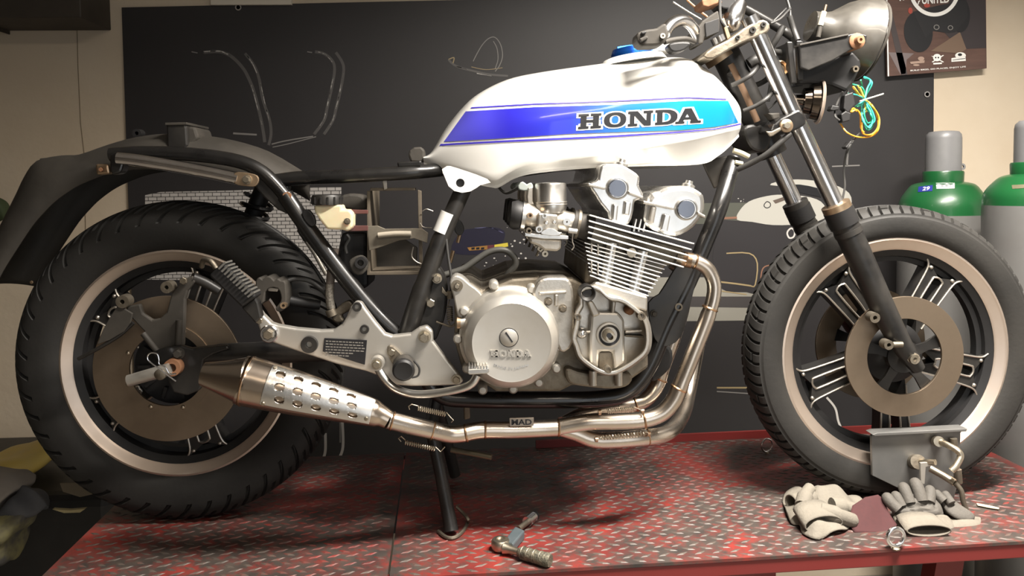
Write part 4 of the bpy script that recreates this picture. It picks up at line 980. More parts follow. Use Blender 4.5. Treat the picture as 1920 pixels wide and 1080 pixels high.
tipd = (pts[1] - pts[0]).normalized()
MB().lathe(pts[0] - tipd * .0004, tipd, [(rads[0] * .9, 0), (rads[0] * .88, .002), (0, .002)], 32).build('muffler_bore', M_ink, MUF)
# perforated heat shield wrapped over the muffler
def muf_at(t):                  # t 0..1 from x=502 to x=700 along the axis
    x = 505 + (699 - 505) * t
    for (xa, ya, ra), (xb, yb, rb) in zip(mfine, mfine[1:]):
        if xa <= x <= xb:
            f = (x - xa) / (xb - xa); return P(x, ya + (yb - ya) * f, -.235), PL(ra + (rb - ra) * f, -.235)
axv = (P(699, 774, -.235) - P(505, 724.5, -.235)).normalized(); upv = Vector((0, 0, 1)); upv = (upv - axv * upv.dot(axv)).normalized(); tov = Vector((0, -1, 0))
def shield(t, v):               # v 0 top .. 1 bottom
    c, r = muf_at(min(max(t, 0), 1)); ph = R(68) + (R(-26) - R(68)) * v; r = r + .0045
    return c + (upv * math.sin(ph) + tov * math.cos(ph)) * r
holes = [(off + (i + .5) * .168, .06 + (jj + .5) * .29) for jj, off in ((0, .02), (1, .05), (2, .08)) for i in range(5)]
NT, NV = 190, 72; HT, HV = .047, .088
gridv = []
for a in range(NT + 1):
    for b in range(NV + 1):
        t, v = a / NT, b / NV
        if (a in (0, NT)) and (b in (0, NV)): pass
        for ht, hv in holes:
            d = math.hypot((t - ht) / HT, (v - hv) / HV)
            if .80 < d < 1.18 and d > 0: t = ht + (t - ht) / d; v = hv + (v - hv) / d; break
        gridv.append((t, v))
def inhole(t, v): return any(math.hypot((t - ht) / HT, (v - hv) / HV) < .985 for ht, hv in holes)
fcs = []
for a in range(NT):
    for b in range(NV):
        q = [a * (NV + 1) + b, a * (NV + 1) + b + 1, (a + 1) * (NV + 1) + b + 1, (a + 1) * (NV + 1) + b]
        if not inhole(sum(gridv[k][0] for k in q) / 4, sum(gridv[k][1] for k in q) / 4): fcs.append(tuple(q))
used = sorted({k for f in fcs for k in f}); remap = {k: n for n, k in enumerate(used)}
HS = MB().add([shield(*gridv[k]) for k in used], [tuple(remap[k] for k in f) for f in fcs]).build('heat_shield', M_alubright, MUF, solid=.0015, label='perforated aluminium heat shield')
for t, v in ((.03, .95), (.965, .80), (.03, .07)):
    q = shield(t, v); MB().lathe(q, (q - muf_at(t)[0]), [(.004, 0), (.0035, .003), (0, .0035)], 12).build('shield_screw', M_zinc, MUF)
# springs
def exspring(a, b, h0, h1, Y, parent, r=.0042):
    coil(P(*a, Y), P(*b, Y), r, 14, .0010, 10, ([P(*q, Y) for q in h0], [P(*q, Y) for q in h1])).build('tension_spring', M_zinc, parent)
exspring((783,765),(836,777),[(768,768),(766,762),(772,758)],[(844,782),(850,788),(846,792)],-.235,MID)
exspring((759,829),(816,842),[(752,828),(747,822),(752,818)],[(826,847),(834,838)],-.22,MID)
exspring((1138,771),(1190,767),[(1128,774),(1124,772)],[(1200,768),(1204,772)],-.202,EX)
exspring((1130,820),(1210,813),[(1126,822)],[(1216,812)],-.190,HC)
for x, y, Y, pr in ((1124,773,-.198,EX),(1204,771,-.198,EX),(1118,824,-.188,HC),(1216,813,-.182,HC)):
    MB().tube(px3([(x-2,y,Y),(x+3,y,Y)]), .0052, 10).build('spring_hook', M_weld, pr)
bp = pp([(955,784),(1001,783),(1001,799),(956,800)], -.1965)
MB().prism(bp, .004).build('maker_badge', mat('badge_steel', (.42, .36, .30), .35, 1.0), MID, bevel=.0006)
q = pp([(959,797),(997,796.5),(997,786),(959,786.5)], -.1967); print_text('badge_lettering', 'MAD', q, M_ink, MID, .03, .0003)
# ------------------------------------------------------------------ front end
def sh(p, dy): return Vector((p.x, p.y + dy, p.z))
for dy, nm in ((0, 'right'), (.2, 'left')):
    def T(l): return [sh(P(x, y, -.1), dy) for x, y in l]
    st = MB().tube(T([(1404,32),(1423,72),(1484,207),(1570,392)]), .0178, 32).build('fork_stanchion', M_chrome, BIKE, label='chrome fork tube')
    ctl = [(1569,390,25),(1574,401,25.5),(1600,456,25),(1630,522,24),(1660,588,23),(1688,642,20),(1708,672,17),(1722,692,13)]
    fs = spline(ctl, 4)
    leg = MB().tube([sh(P(x, y, -.1), dy) for x, y, r in fs], [PL(r, -.1) for x, y, r in fs], 24).build('fork_slider', M_blackworn, BIKE, label='black fork slider')
    MB().tube(T([(1566,383),(1571,394)]), PL(27, -.1), 32).build('seal_ring', M_brass if dy == 0 else M_blackworn, leg)
    MB().tube(T([(1571,393),(1584,421)]), PL(28, -.1), 32).build('dust_boot', M_blackmatt, leg)
    MB().tube(T([(1588,430),(1592,439)]), PL(26.5, -.1), 32).build('slider_ring', M_blackworn, leg)
    MB().prism(T([(1607,452),(1624,452),(1632,470),(1638,500),(1628,505)]), .012).build('slider_rib', M_blackworn, leg, bevel=.003)
SL = leg
for x, y, r in ((1641,596,10), (1667,647,9.5)): boss('caliper_lug', x, y, -.128, r, M_aludark, BIKE, h=.02, hole=.42)
boss('axle_bolt', 1716, 674, -.124, 9.5, M_zinc, BIKE, h=.02, hole=.4)
MB().tube(px3([(1674,646,-.12),(1692,646,-.122)]), .006, 12).build('caliper_stop', M_aludark, BIKE)
ptube('front_axle', [(1713,672,-.12),(1713,672,-.1199)], .012, M_aludark, BIKE, sm=0)
MB().cyl(Vector((FC.x, -.11, FC.z)), Vector((FC.x, .11, FC.z)), .011, 20).build('front_axle', M_aludark, BIKE)
# triple clamps
LT = MB().prism(pp([(1446,247),(1452,232),(1463,222),(1497,205),(1506,211),(1512,222),(1512,233),(1498,242),(1480,250)], -.132), .264).build('lower_clamp', M_blackgloss, BIKE, bevel=.004)
MB().lathe(P(1474, 236, -.135), (0, -1, 0), [(PL(12.5, -.13), -.004), (PL(12.5, -.13), .003), (PL(11, -.13), .004)], 24).build('clamp_washer', M_brass, LT)
hexbolt('clamp_bolt', 1473, 236, -.139, 7, M_zinc, LT, h=.010, washer=False)
plate('cable_clip', [(1436,246),(1447,246),(1470,235),(1472,240),(1450,255),(1444,257)], -.138, .004, M_aludark, LT)
plate('clamp_stop', [(1440,212),(1463,211),(1464,222),(1450,225),(1446,218)], -.10, .03, M_dustblack, LT)
UT = MB().prism(pp(spline([(1318,106),(1337,88),(1366,74),(1394,53),(1416,41),(1432,36),(1444,45),(1441,60),(1417,71),(1397,79),(1369,93),(1337,111)], 2, True), -.118), .236).build('upper_clamp', M_aludark, BIKE, bevel=.004)
for x, y, r in ((1412,56,6), (1384,70,4), (1432,46,5)): boss('clamp_bolt', x, y, -.122, r, M_blackworn, UT, h=.006)
MB().tube(px3([(1356,92,0),(1450,290,0)]), .030, 28).build('steering_head', M_blackworn, BIKE)
MB().tube(px3([(1346,100,0),(1354,112,0)]), .034, 28).build('stem_nut', M_brass, BIKE)
ptube('loom_conduit', [(1370,120,-.06),(1384,148,-.06),(1400,182,-.06),(1420,228,-.06)], .0065, mat('tan_sleeve', (.16, .095, .055), .7), BIKE, 10)
plate('steering_lock', spline([(1396,238),(1418,232),(1440,240),(1447,262),(1436,284),(1412,282),(1398,262)], 3, True), -.06, .10, M_blackworn, BIKE, bevel=.006)
# handlebar, switches, instruments
MB().tube([Vector(q) for q in spline([tuple(P(*q)) for q in [(1246,62,-.15),(1258,46,-.14),(1276,38,-.125),(1292,44,-.11),(1304,60,-.09),(1310,74,-.07)]], 6)], .0118, 20).build('handlebar', M_chrome, BIKE)
ptube('handlebar', [(1330,-30,.1),(1365,0,.1),(1400,18,.1),(1432,36,.1),(1470,58,.1),(1490,72,.08)], .0105, M_blackworn, BIKE, 14)
SW = MB().prism(pp(spline([(1194,66),(1202,58),(1218,54),(1232,52),(1247,42),(1252,52),(1254,66),(1246,80),(1233,85),(1214,86),(1199,84)], 2, True), -.19), .05).build('switch_cluster', M_dustblack, BIKE, bevel=.005)
boss('switch_screw', 1243, 67, -.195, 5, M_alu, SW, h=.006)
plate('switch_button', [(1199,72),(1214,66),(1216,72),(1202,79)], -.197, .01, M_dustblack, SW, bevel=.002)
plate('switch_button', [(1202,60),(1212,57),(1212,63),(1204,65)], -.197, .01, M_blackmatt, SW, bevel=.002)
ptube('brake_lever', [(1246,79,-.17),(1262,75,-.16),(1285,73,-.15),(1302,78,-.13)], .0052, M_dustblack, BIKE, 10)
plate('hand_guard', spline([(1252,84),(1272,78),(1296,80),(1284,94),(1262,98)], 3, True), -.12, .03, M_blackmatt, BIKE, bevel=.004)
IB = MB().prism(pp([(1306,55),(1317,39),(1334,27),(1347,19),(1350,36),(1349,60),(1322,70),(1318,82),(1309,83),(1310,68)], -.10), .07).build('instrument_bracket', M_dustblack, BIKE, bevel=.003)
plate('bracket_panel', [(1322,43),(1348,34),(1348,60),(1324,70)], -.104, .004, M_blackmatt, IB, bevel=.001)
MB().tube(px3([(1384,8,-.04),(1378,22,-.05),(1373,38,-.055),(1369,52,-.058),(1367,58,-.06)]), [.018, .0205, .0205, .016, .008], 28).build('instrument_pod', M_chrome, BIKE)
plate('pod_strap', [(1352,36),(1358,34),(1370,68),(1364,74)], -.085, .01, M_brass, BIKE, bevel=.001)
ptube('sensor_wire', [(1350,0,-.08),(1350,20,-.085),(1352,38,-.09),(1360,50,-.09)], .003, M_hose, BIKE, 8)
plate('master_bracket', [(1316,0),(1340,-4),(1356,4),(1340,8),(1328,13),(1318,10)], -.08, .06, M_rust, BIKE, bevel=.002)
plate('master_block', spline([(1346,-4),(1372,-6),(1384,4),(1376,16),(1356,16),(1346,8)], 2, True), -.06, .05, M_blackmatt, BIKE, bevel=.004)
ptube('whip_rod', [(1262,4,.03),(1290,22,.03),(1315,37,.03)], .0018, M_alu, BIKE, 8, sm=0)
ptube('whip_rod', [(1288,0,.03),(1308,18,.03),(1326,32,.03)], .0028, mat('copper_rod', (.35, .19, .10), .5, .6), BIKE, 8, sm=0)
for l, r in (([(1372,160,-.09),(1390,152,-.1),(1408,140,-.105),(1422,124,-.09)], .0048), ([(1394,208,-.09),(1418,198,-.1),(1436,186,-.105),(1450,172,-.09)], .0045),
             ([(1366,98,-.02),(1374,120,-.02),(1368,140,-.03)], .006), ([(1404,120,-.02),(1420,112,-.02),(1450,118,0)], .012),
             ([(1392,150,.03),(1412,160,.03),(1436,150,.03),(1450,130,.03)], .006), ([(1445,44,-.09),(1462,36,-.08),(1476,22,-.06),(1482,16,-.05)], .0026),
             ([(1450,40,-.07),(1466,24,-.06),(1474,16,-.05)], .0020), ([(1468,50,-.04),(1458,70,-.04),(1446,92,-.03),(1462,98,-.02),(1476,96,-.02)], .0065),
             ([(1480,30,-.05),(1488,55,-.05),(1496,76,-.06)], .0058), ([(1474,-6,-.03),(1480,14,-.04),(1482,32,-.05)], .003), ([(1482,250,-.13),(1462,268,-.13),(1436,290,-.12),(1404,308,-.1),(1372,322,-.08)], .0058),
             ([(1450,110,-.0),(1446,150,0),(1440,190,0)], .004), ([(1432,232,-.03),(1428,215,-.02),(1446,200,0),(1460,185,.01)], .002)):
    ptube('control_cable', l, r, M_hose, BIKE, 10)
ptube('loose_tube', [(1375,282,-.09),(1390,287,-.09),(1404,294,-.09)], .0052, mat('cream_tube', (.52, .48, .34), .5), BIKE, 12)
ptube('loose_tube', [(1378,304,-.09),(1392,307,-.09)], .0045, mat('cream_tube', (.52, .48, .34), .5), BIKE, 12)
# headlight shell and its ears
hc = P(1624, 77, 0); hd = (P(1624 + 147, 77 + 40, 0) - hc).normalized(); k_ = PL(1, 0)
prof = [(76, -2), (78, -4), (76, -9), (74, -16), (70, -34), (60, -52), (46, -68), (36, -80), (30, -94), (28, -112), (0, -114), (0, -110), (26, -108), (32, -84), (56, -50), (68, -30), (73, -8)]
SHL = MB().lathe(hc, hd, [(r * k_, h * k_) for r, h in prof], 56).build('headlight_shell', mat('grey_plastic_shell', (.030, .028, .025), .22, 0, (.10, .092, .078), 9, amount=.55, rough2=.6, coat=.3), BIKE, label='empty dark headlight shell')
MB().lathe(hc, hd, [(76 * k_, -.001), (78 * k_, .001), (77 * k_, .004), (75 * k_, .002)], 56, closed=True).build('shell_rim', M_dustblack, SHL)
for Y, d in ((-.112, .01), (.102, .01)):
    EAR = MB().prism(pp([(1500,84),(1545,75),(1591,65),(1607,61),(1626,66),(1625,80),(1615,88),(1594,94),(1562,113),(1516,132),(1503,127)], Y), d).build('headlight_ear', M_blackworn, BIKE, bevel=.002)
plate('ear_flange', [(1500,82),(1591,63),(1592,66),(1500,85.5)], -.116, .03, M_alupaint if False else M_dustblack, BIKE, bevel=.0008)
MB().lathe(P(1607, 77, -.114), (0, -1, 0), [(PL(15, -.11), -.04), (PL(15, -.11), .001), (PL(12.5, -.11), .003), (PL(8, -.11), .004), (PL(7, -.11), .016), (PL(3, -.11), .016), (PL(3, -.11), .012), (0, .012)], 24).build('pivot_bolt', M_rust, BIKE)
plate('lower_cowl', [(1500,128),(1550,110),(1600,96),(1614,112),(1616,124),(1600,158),(1588,172),(1560,160),(1520,156),(1500,158)], -.075, .15, M_blackmatt, BIKE, bevel=.006)
boss('cowl_eyelet', 1605, 129, -.085, 6, M_aludark, BIKE, h=.012)
for xa, ya, xb, yb in ((1481,78,1490,156), (1499,76,1502,150)):
    MB().prism(pp([(xa - 5, ya), (xa + 5, ya), (xb + 5, yb), (xb - 5, yb)], -.09), .012).build('bracket_stay', M_blackworn, BIKE, bevel=.002)
plate('stay_back', [(1474,80),(1506,76),(1508,160),(1484,164)], -.05, .10, M_blackmatt, BIKE, bevel=.003)
MB().lathe(P(1466, 128, -.04), (.3, -1, .1), [(.016, -.01), (.017, 0), (.014, .002), (.012, -.004), (0, -.004)], 24).build('brass_grommet', M_brass, BIKE)
ptube('signal_stem', [(1534,70,-.04),(1538,50,-.04)], .0048, M_dustblack, BIKE, 12, sm=0)
ptube('signal_sleeve', [(1538,48,-.04),(1545,22,-.04)], .0058, mat('pale_sleeve', (.50, .46, .36), .5), BIKE, 12, sm=0)
ptube('signal_pin', [(1545,24,-.04),(1549,9,-.04)], .0026, M_brass, BIKE, 10, sm=0)
# horn
hp = P(1536, 191, -.06); ha = Vector((.97, -.20, -.10)).normalized()
M_horn = mat('dark_bronze_chrome', (.20, .165, .13), .16, 1.0, (.12, .10, .085), 12)
HORN = MB().lathe(hp, ha, [(0, -.048), (.011, -.048), (.013, -.034), (.026, -.033), (.028, -.020), (.037, -.019), (.039, -.005), (.044, -.002), (.0455, .001), (.044, .003), (.03, .004), (0, .006)], 48).build('horn', M_horn, BIKE, label='round bronze horn')
MB().lathe(hp, ha, [(.0445, -.003), (.0468, 0), (.0445, .003)], 48).build('horn_rim', M_rim, HORN)
plate('horn_bracket', [(1494,188),(1512,170),(1518,178),(1504,206),(1496,208)], -.06, .006, M_blackmatt, HORN)
# wire bundle
Mg = mat('green_wire', (.02, .30, .18), .45); My = mat('yellow_wire', (.62, .50, .08), .45); Mo = mat('orange_wire', (.80, .36, .03), .45); Mt = mat('teal_wire', (.04, .42, .34), .45)
Yb = -.07
def wire(l, m, r=.0017, nm='loom_wire'): return ptube(nm, [(x, y, Yb + random.uniform(-.012, .012)) for x, y in l], r, m, BIKE, 7, sm=5)
for l, m in (([(1598,162),(1608,176),(1620,186),(1634,196),(1644,216),(1646,238),(1634,252),(1618,250),(1616,230)], Mo), ([(1602,165),(1612,178),(1621,188),(1638,202),(1648,226),(1642,248),(1624,254)], Mo),
             ([(1576,232),(1588,248),(1608,257),(1632,256),(1646,244),(1648,220),(1636,200),(1622,188)], Mo), ([(1606,208),(1600,203),(1596,210),(1606,206),(1613,216),(1614,240),(1620,248)], Mo),
             ([(1600,162),(1614,180),(1622,188),(1626,206),(1618,214)], My), ([(1608,160),(1616,176),(1622,187),(1630,204),(1634,216)], My), ([(1612,164),(1618,178),(1622,188),(1622,206)], My),
             ([(1590,176),(1606,178),(1620,186),(1628,204),(1634,224),(1628,238),(1620,226),(1622,204)], Mt), ([(1598,158),(1616,164),(1622,180),(1624,200),(1634,218),(1636,236),(1626,244),(1620,232)], Mg),
             ([(1620,146),(1632,152),(1626,166),(1622,184),(1616,200),(1618,226),(1630,240),(1636,224),(1630,206)], Mt), ([(1608,200),(1616,196),(1622,190),(1634,206),(1640,226),(1630,236)], Mt),
             ([(1614,150),(1618,166),(1622,186),(1620,212),(1626,230),(1634,228)], Mg), ([(1622,188),(1612,194),(1604,200)], Mt), ([(1620,184),(1634,160),(1632,150),(1620,144)], Mt)):
    wire(l, m)
ptube('cable_tie', [(1612,190,Yb-.015),(1624,186,Yb-.016),(1640,181,Yb-.012),(1656,176,Yb-.006)], .0016, mat('white_tie', (.74, .72, .64), .5), BIKE, 6)
for l in ([(1580,172),(1574,184),(1568,198)], [(1566,206),(1566,218),(1574,226)], [(1590,170),(1584,190),(1586,212)], [(1600,262),(1592,276),(1586,290),(1582,320),(1584,350),(1578,380)], [(1598,262),(1590,285),(1588,310)], [(1612,250),(1604,258),(1598,264)]):
    wire(l, M_hose, .0022, 'black_lead')
for q in ([(1557,206),(1561,197),(1574,199),(1573,206),(1562,208)], [(1577,214),(1586,208),(1596,212),(1594,226),(1580,230)], [(1585,276),(1595,264),(1600,268),(1590,280)], [(1584,178),(1600,172),(1604,196),(1590,212),(1582,204)]):
    plate('connector', q, Yb - .01, .02, M_blackmatt, BIKE, bevel=.002)
# ------------------------------------------------------------------ banner with its print
BY = WALL_Y - .006
def flat(name, poly, m, parent, Y, depth=.0004):
    return MB().prism(pp(poly, Y), depth).build(name, m, parent, fixn=True)
ban = MB().prism(pp([(228,14),(1752,-20),(1746,1000),(262,1000)], BY - .003), .003).build('banner', M_banner)
tag(ban, 'large black vinyl banner with motorcycle prints hung behind the motorcycle', 'banner')
PY = BY - .0036
def ribbon(name, l, w, m, sm=6, Y=PY):
    pts = [Vector(q) for q in spline(l, sm)] if sm else [Vector(q) for q in l]; L = []; Rr = []
    ws = w if isinstance(w, list) else [w] * len(pts)
    for i, p in enumerate(pts):
        t = (pts[min(i + 1, len(pts) - 1)] - pts[max(i - 1, 0)]).normalized(); n = Vector((-t.y, t.x)) * ws[i] / 2
        L.append(P(p.x + n.x, p.y + n.y, Y)); Rr.append(P(p.x - n.x, p.y - n.y, Y))
    return MB().grid([L, Rr]).build(name, m, ban, fixn=False)
Mp = lambda n, c: mat(n, c, .5)
M_pg = Mp('print_grey', (.20, .19, .18)); M_pl = Mp('print_light', (.52, .50, .47)); M_pd = Mp('print_dim', (.085, .080, .077)); M_pgold = Mp('print_gold', (.30, .23, .12)); M_pink = Mp('print_dark_blue', (.008, .007, .022))
z7x = lambda x: x / 2.7; z7y = lambda y: y / 2.7
for l, w, m in (([(1030,265),(1110,262),(1170,285),(1230,345),(1265,410),(1290,480),(1320,600),(1335,680),(1340,720)], 6.0, M_pd), ([(1030,262),(1110,259),(1165,280)], 2, M_pl), ([(1272,430),(1300,530),(1325,630)], 1.6, M_pl),
                ([(1240,270),(1285,330),(1312,400),(1330,500),(1365,610),(1372,680),(1360,735)], 5.4, M_pd), ([(1318,420),(1345,540),(1362,610)], 1.4, M_pl), ([(1250,280),(1280,325),(1300,370)], 1.4, M_pl),
                ([(1595,262),(1640,272),(1680,305),(1694,350),(1680,440),(1655,550),(1640,610),(1590,680)], 5.4, M_pd), ([(1610,262),(1650,278),(1682,315)], 1.6, M_pl), ([(1690,380),(1670,470),(1655,545)], 1.6, M_pl),
                ([(1700,265),(1730,310),(1740,355),(1725,450),(1700,555),(1685,610),(1640,680)], 5.4, M_pd), ([(1738,370),(1715,490),(1700,550)], 1.6, M_pl), ([(1695,570),(1680,620),(1640,670)], 1.4, M_pl), ([(1650,560),(1640,600),(1600,665)], 1.4, M_pl),
                ([(1375,730),(1450,712),(1585,690)], 2.2, M_pg), ([(1380,745),(1460,728),(1600,692)], 1.6, M_pg), ([(1180,675),(1300,682)], 3.4, M_pg), ([(970,262),(1000,268)], 2, M_pg), ([(1555,262),(1580,266)], 2, M_pg)):
    ribbon('pipe_print', [(z7x(x), z7y(y)) for x, y in l], w, m)
z1 = lambda x, y: (760 + x / 2.909, 60 + y / 2.909)
for l, w, m in (([(235,150),(260,175),(300,195),(380,215),(460,232),(560,240)], 4, M_pd), ([(270,185),(340,205)], 1.6, M_pg), ([(390,225),(470,238)], 1.8, M_pl), ([(370,160),(390,120),(420,70),(455,35),(490,30),(520,70),(530,130),(515,180),(490,215)], 1.6, M_pg), ([(480,50),(500,90),(505,150),(490,200)], 1.4, M_pg), ([(360,190),(440,205),(530,195)], 1.2, M_pgold), ([(235,150),(265,140),(260,170)], 2, M_pgold)):
    ribbon('mirror_print', [z1(x, y) for x, y in l], w, m)
for l in ([(610,812),(610,845),(604,862),(588,878)], [(642,790),(643,838),(634,862),(622,878)]):
    ribbon('pipe_print', l, 5, M_pl)
ribbon('pipe_print', [(638,792),(638,830)], 3, M_pg)
# white brick print
def brick_print():
    m = bpy.data.materials.new('brick_print'); m.use_nodes = True; nt = m.node_tree; b = nt.nodes['Principled BSDF']
    tc = nt.nodes.new('ShaderNodeTexCoord'); mp = nt.nodes.new('ShaderNodeMapping'); mp.inputs['Rotation'].default_value = (R(90), 0, 0)
    br = nt.nodes.new('ShaderNodeTexBrick'); br.inputs['Scale'].default_value = 1.0
    br.inputs['Color1'].default_value = (.46, .44, .42, 1); br.inputs['Color2'].default_value = (.40, .38, .36, 1); br.inputs['Mortar'].default_value = (.012, .011, .011, 1)
    br.inputs['Mortar Size'].default_value = .0010; br.inputs['Brick Width'].default_value = .026; br.inputs['Row Height'].default_value = .0115
    nt.links.new(tc.outputs['Object'], mp.inputs[0]); nt.links.new(mp.outputs[0], br.inputs['Vector']); nt.links.new(br.outputs['Color'], b.inputs['Base Color'])
    b.inputs['Roughness'].default_value = .5; return m
flat('brick_print', [(272,366),(300,360),(440,357),(640,350),(640,530),(272,524)], brick_print(), ban, PY)
# dark blue printed tank with a coloured bar
flat('tank_print', spline([(846,470),(862,436),(890,428),(925,426),(944,432),(946,446),(930,470),(880,478)], 3, True), M_pink, ban, PY)
ribbon('tank_highlight', [(890,428),(920,427),(944,437)], 1.4, Mp('print_violet', (.10, .10, .20)))
flat('bar_print', [(876,464),(927,459),(927,467),(880,470)], Mp('print_orange', (.26, .13, .03)), ban, PY - .0003)
flat('bar_print', [(927,459),(952,455),(953,462),(927,467)], Mp('print_yellow', (.55, .45, .05)), ban, PY - .0003)
flat('bar_print', [(914,460.5),(927,459),(927,466.5),(914,468)], Mp('print_maroon', (.10, .02, .03)), ban, PY - .0005)
for x in (884, 893, 902): flat('glyph_print', [(x, 464.2), (x + 6, 463.5), (x + 6, 467.5), (x, 468.2)], M_ink, ban, PY - .0006)
rnd = random.Random(4)
mb = MB()
def speck(x, y, s, mbx):
    n = 5; mbx.prism([P(x + math.cos(2 * math.pi * k / n) * s, y + math.sin(2 * math.pi * k / n) * s * rnd.uniform(.4, 1), PY) for k in range(n)], .0003)
for _ in range(60): speck(rnd.gauss(945, 35), rnd.gauss(500, 28), rnd.uniform(.6, 2.4), mb)
for _ in range(60): speck(rnd.uniform(1345, 1500), rnd.gauss(460, 28), rnd.uniform(.5, 2.0), mb)
for _ in range(16): speck(rnd.uniform(1345, 1400), rnd.gauss(376, 3), rnd.uniform(.6, 1.6), mb)
tag(mb.build('speckle_print', M_pl, ban, fixn=False), kind='stuff')
# printed motorcycle on the right
Mgroundprint = Mp('print_ground', (.20, .19, .165))
flat('ground_print', [(1215,520),(1480,520),(1480,600),(1215,603)], Mp('print_ground_lit', (.26, .25, .215)), ban, PY)
flat('ground_print', [(1215,382),(1400,380),(1400,420),(1215,420)], Mp('print_hill', (.075, .078, .062)), ban, PY)
flat('body_print', spline([(1345,425),(1385,414),(1500,424),(1520,440),(1500,520),(1470,560),(1400,548),(1340,535)], 2, True), Mp('print_engine', (.022, .020, .022)), ban, PY - .0003)
flat('shade_print', [(1215,556),(1480,556),(1480,578),(1215,574)], Mp('print_shade', (.05, .045, .045)), ban, PY - .0006)
flat('tank_print', spline([(1382,412),(1386,396),(1404,378),(1436,368),(1470,365),(1520,370),(1545,384),(1545,410),(1500,420),(1450,422),(1410,416)], 3, True), Mp('print_white', (.42, .41, .37)), ban, PY - .0006)
flat('visor_print', spline([(1444,347),(1470,338),(1510,337),(1560,345),(1592,362),(1594,384),(1560,372),(1500,352)], 3, True), Mp('print_white', (.42, .41, .37)), ban, PY - .0006)
flat('visor_print', spline([(1460,350),(1500,346),(1550,358),(1570,374),(1520,366)], 3, True), M_ink, ban, PY - .0009)
flat('emblem_print', [(1449,376),(1470,369),(1476,374),(1454,382)], Mp('print_brown', (.10, .075, .06)), ban, PY - .0009)
ribbon('emblem_print', [(1433,383),(1438,378),(1444,381),(1444,387),(1438,390),(1433,387),(1433,383)], 1.6, M_ink, Y=PY - .0009)
for l, m, w in (([(1362,475),(1405,475),(1420,494),(1416,534),(1408,536)], M_pgold, 2.4), ([(1345,528),(1380,532),(1408,536)], M_pgold, 3), ([(1425,538),(1428,510),(1434,500),(1446,497)], Mp('print_copper', (.22, .11, .07)), 2.2), ([(1348,545),(1400,552)], M_pgold, 2), ([(1340,410),(1382,408)], Mp('print_copper', (.22, .11, .07)), 4)):
    ribbon('frame_print', l, w, m, sm=3, Y=PY - .0009)
ribbon('lamp_print', [(1478,432),(1484,428),(1490,434),(1488,444),(1480,446),(1476,438),(1478,432)], 3, M_pl, Y=PY - .0009)
ribbon('frame_print', [(1344,727),(1405,727)], 3, M_pgold, sm=0); ribbon('frame_print', [(1344,734),(1405,738)], 2, M_pg, sm=0)
ribbon('wheel_print', [(1550,745),(1566,765),(1572,790),(1580,808)], 4, M_pl)
ribbon('frame_print', [(1560,312),(1612,310)], 2.4, M_pg, sm=0)
flat('hub_print', spline([(1645,400),(1690,390),(1700,400),(1690,440),(1650,440)], 2, True), M_ink, ban, PY)
for i, (x, y) in enumerate(((447,14),(1738,177))):
    MB().lathe(P(x, y, PY - .001), (0, -1, 0), [(.010, 0), (.0095, .002), (.006, .002), (.0055, 0)], 24).build('eyelet', M_chrome, ban)
# ------------------------------------------------------------------ calendar
KY = WALL_Y - .030
M_cal = mat('calendar_print', (.075, .045, .038), .35, 0, (.13, .075, .06), 9, stretch=(1, 1, 6))
cal = MB().prism(pp([(1660,-70),(1848,-70),(1850,128),(1665,143)], KY), .012).build('wall_calendar', M_cal)
tag(cal, 'wall calendar with a black motorcycle photo hung over the banner corner', 'calendar')
def calp(name, poly, m, d=0): return MB().prism(pp(poly, KY - .0006 - d), .0004).build(name, m, cal)
calp('page_edge', [(1660,-70),(1662.5,-70),(1667,143),(1664.5,143)], M_whiteprint)
calp('shade_print', [(1790,-60),(1847,-60),(1849,90),(1800,92),(1770,60)], Mp('cal_dark', (.035, .028, .030)))
calp('rail_print', [(1662,20),(1672,20),(1702,140),(1690,141)], Mp('cal_rail', (.05, .04, .04)))
calp('path_print', [(1666,98),(1714,100),(1700,112),(1698,138),(1688,139)], Mp('cal_path', (.16, .13, .13)))
calp('floor_print', [(1745,96),(1800,60),(1812,92),(1800,100)], Mp('cal_floor', (.15, .10, .07)), .0003)
def ell(cx, cy, rx, ry, n=28, t=0): return [(cx + rx * math.cos(2 * math.pi * k / n) * math.cos(t) - ry * math.sin(2 * math.pi * k / n) * math.sin(t), cy + rx * math.cos(2 * math.pi * k / n) * math.sin(t) + ry * math.sin(2 * math.pi * k / n) * math.cos(t)) for k in range(n)]
Mblk = Mp('cal_black', (.010, .010, .012))
calp('tyre_print', ell(1722, 60, 27, 38, t=-.1), Mblk, .0005); calp('tyre_print', ell(1800, 28, 19, 33), Mblk, .0006)
calp('bike_print', [(1712,22),(1760,10),(1812,0),(1815,30),(1792,60),(1778,62),(1750,58),(1735,70)], Mp('cal_black2', (.014, .014, .016)), .0007)
for a_, b_, r_ in ((1756,51,5.5), (1782,52,5)): MB().grid([pp(ell(a_, b_, r_, r_ * .9), KY - .0022), pp(ell(a_, b_, r_ * .7, r_ * .62), KY - .0022)], closeu=True).build('pipe_end_print', M_pg, cal, fixn=False)
calp('lamp_print', ell(1707, 20, 4, 6), Mp('cal_red', (.35, .06, .04)), .0009); calp('lamp_print', ell(1738, 10, 6, 4), Mp('cal_red', (.35, .06, .04)), .0009)
arc = [(1752 + 48 * math.cos(a), -20 + 51 * math.sin(a)) for a in [R(x) for x in range(20, 165, 6)]]; arc2 = [(1752 + 41 * math.cos(a), -20 + 44 * math.sin(a)) for a in [R(x) for x in range(20, 165, 6)]]
MB().grid([pp(arc, KY - .0025), pp(arc2, KY - .0025)]).build('ring_print', M_whiteprint, cal, fixn=False)
def ctext(t, q, nm, b=.02): print_text(nm, t, pp(q, KY - .0025), M_whiteprint, cal, b)
ctext('UNITED', [(1729,8),(1780,5),(1780,-9),(1728,-7)], 'lettering', .03)
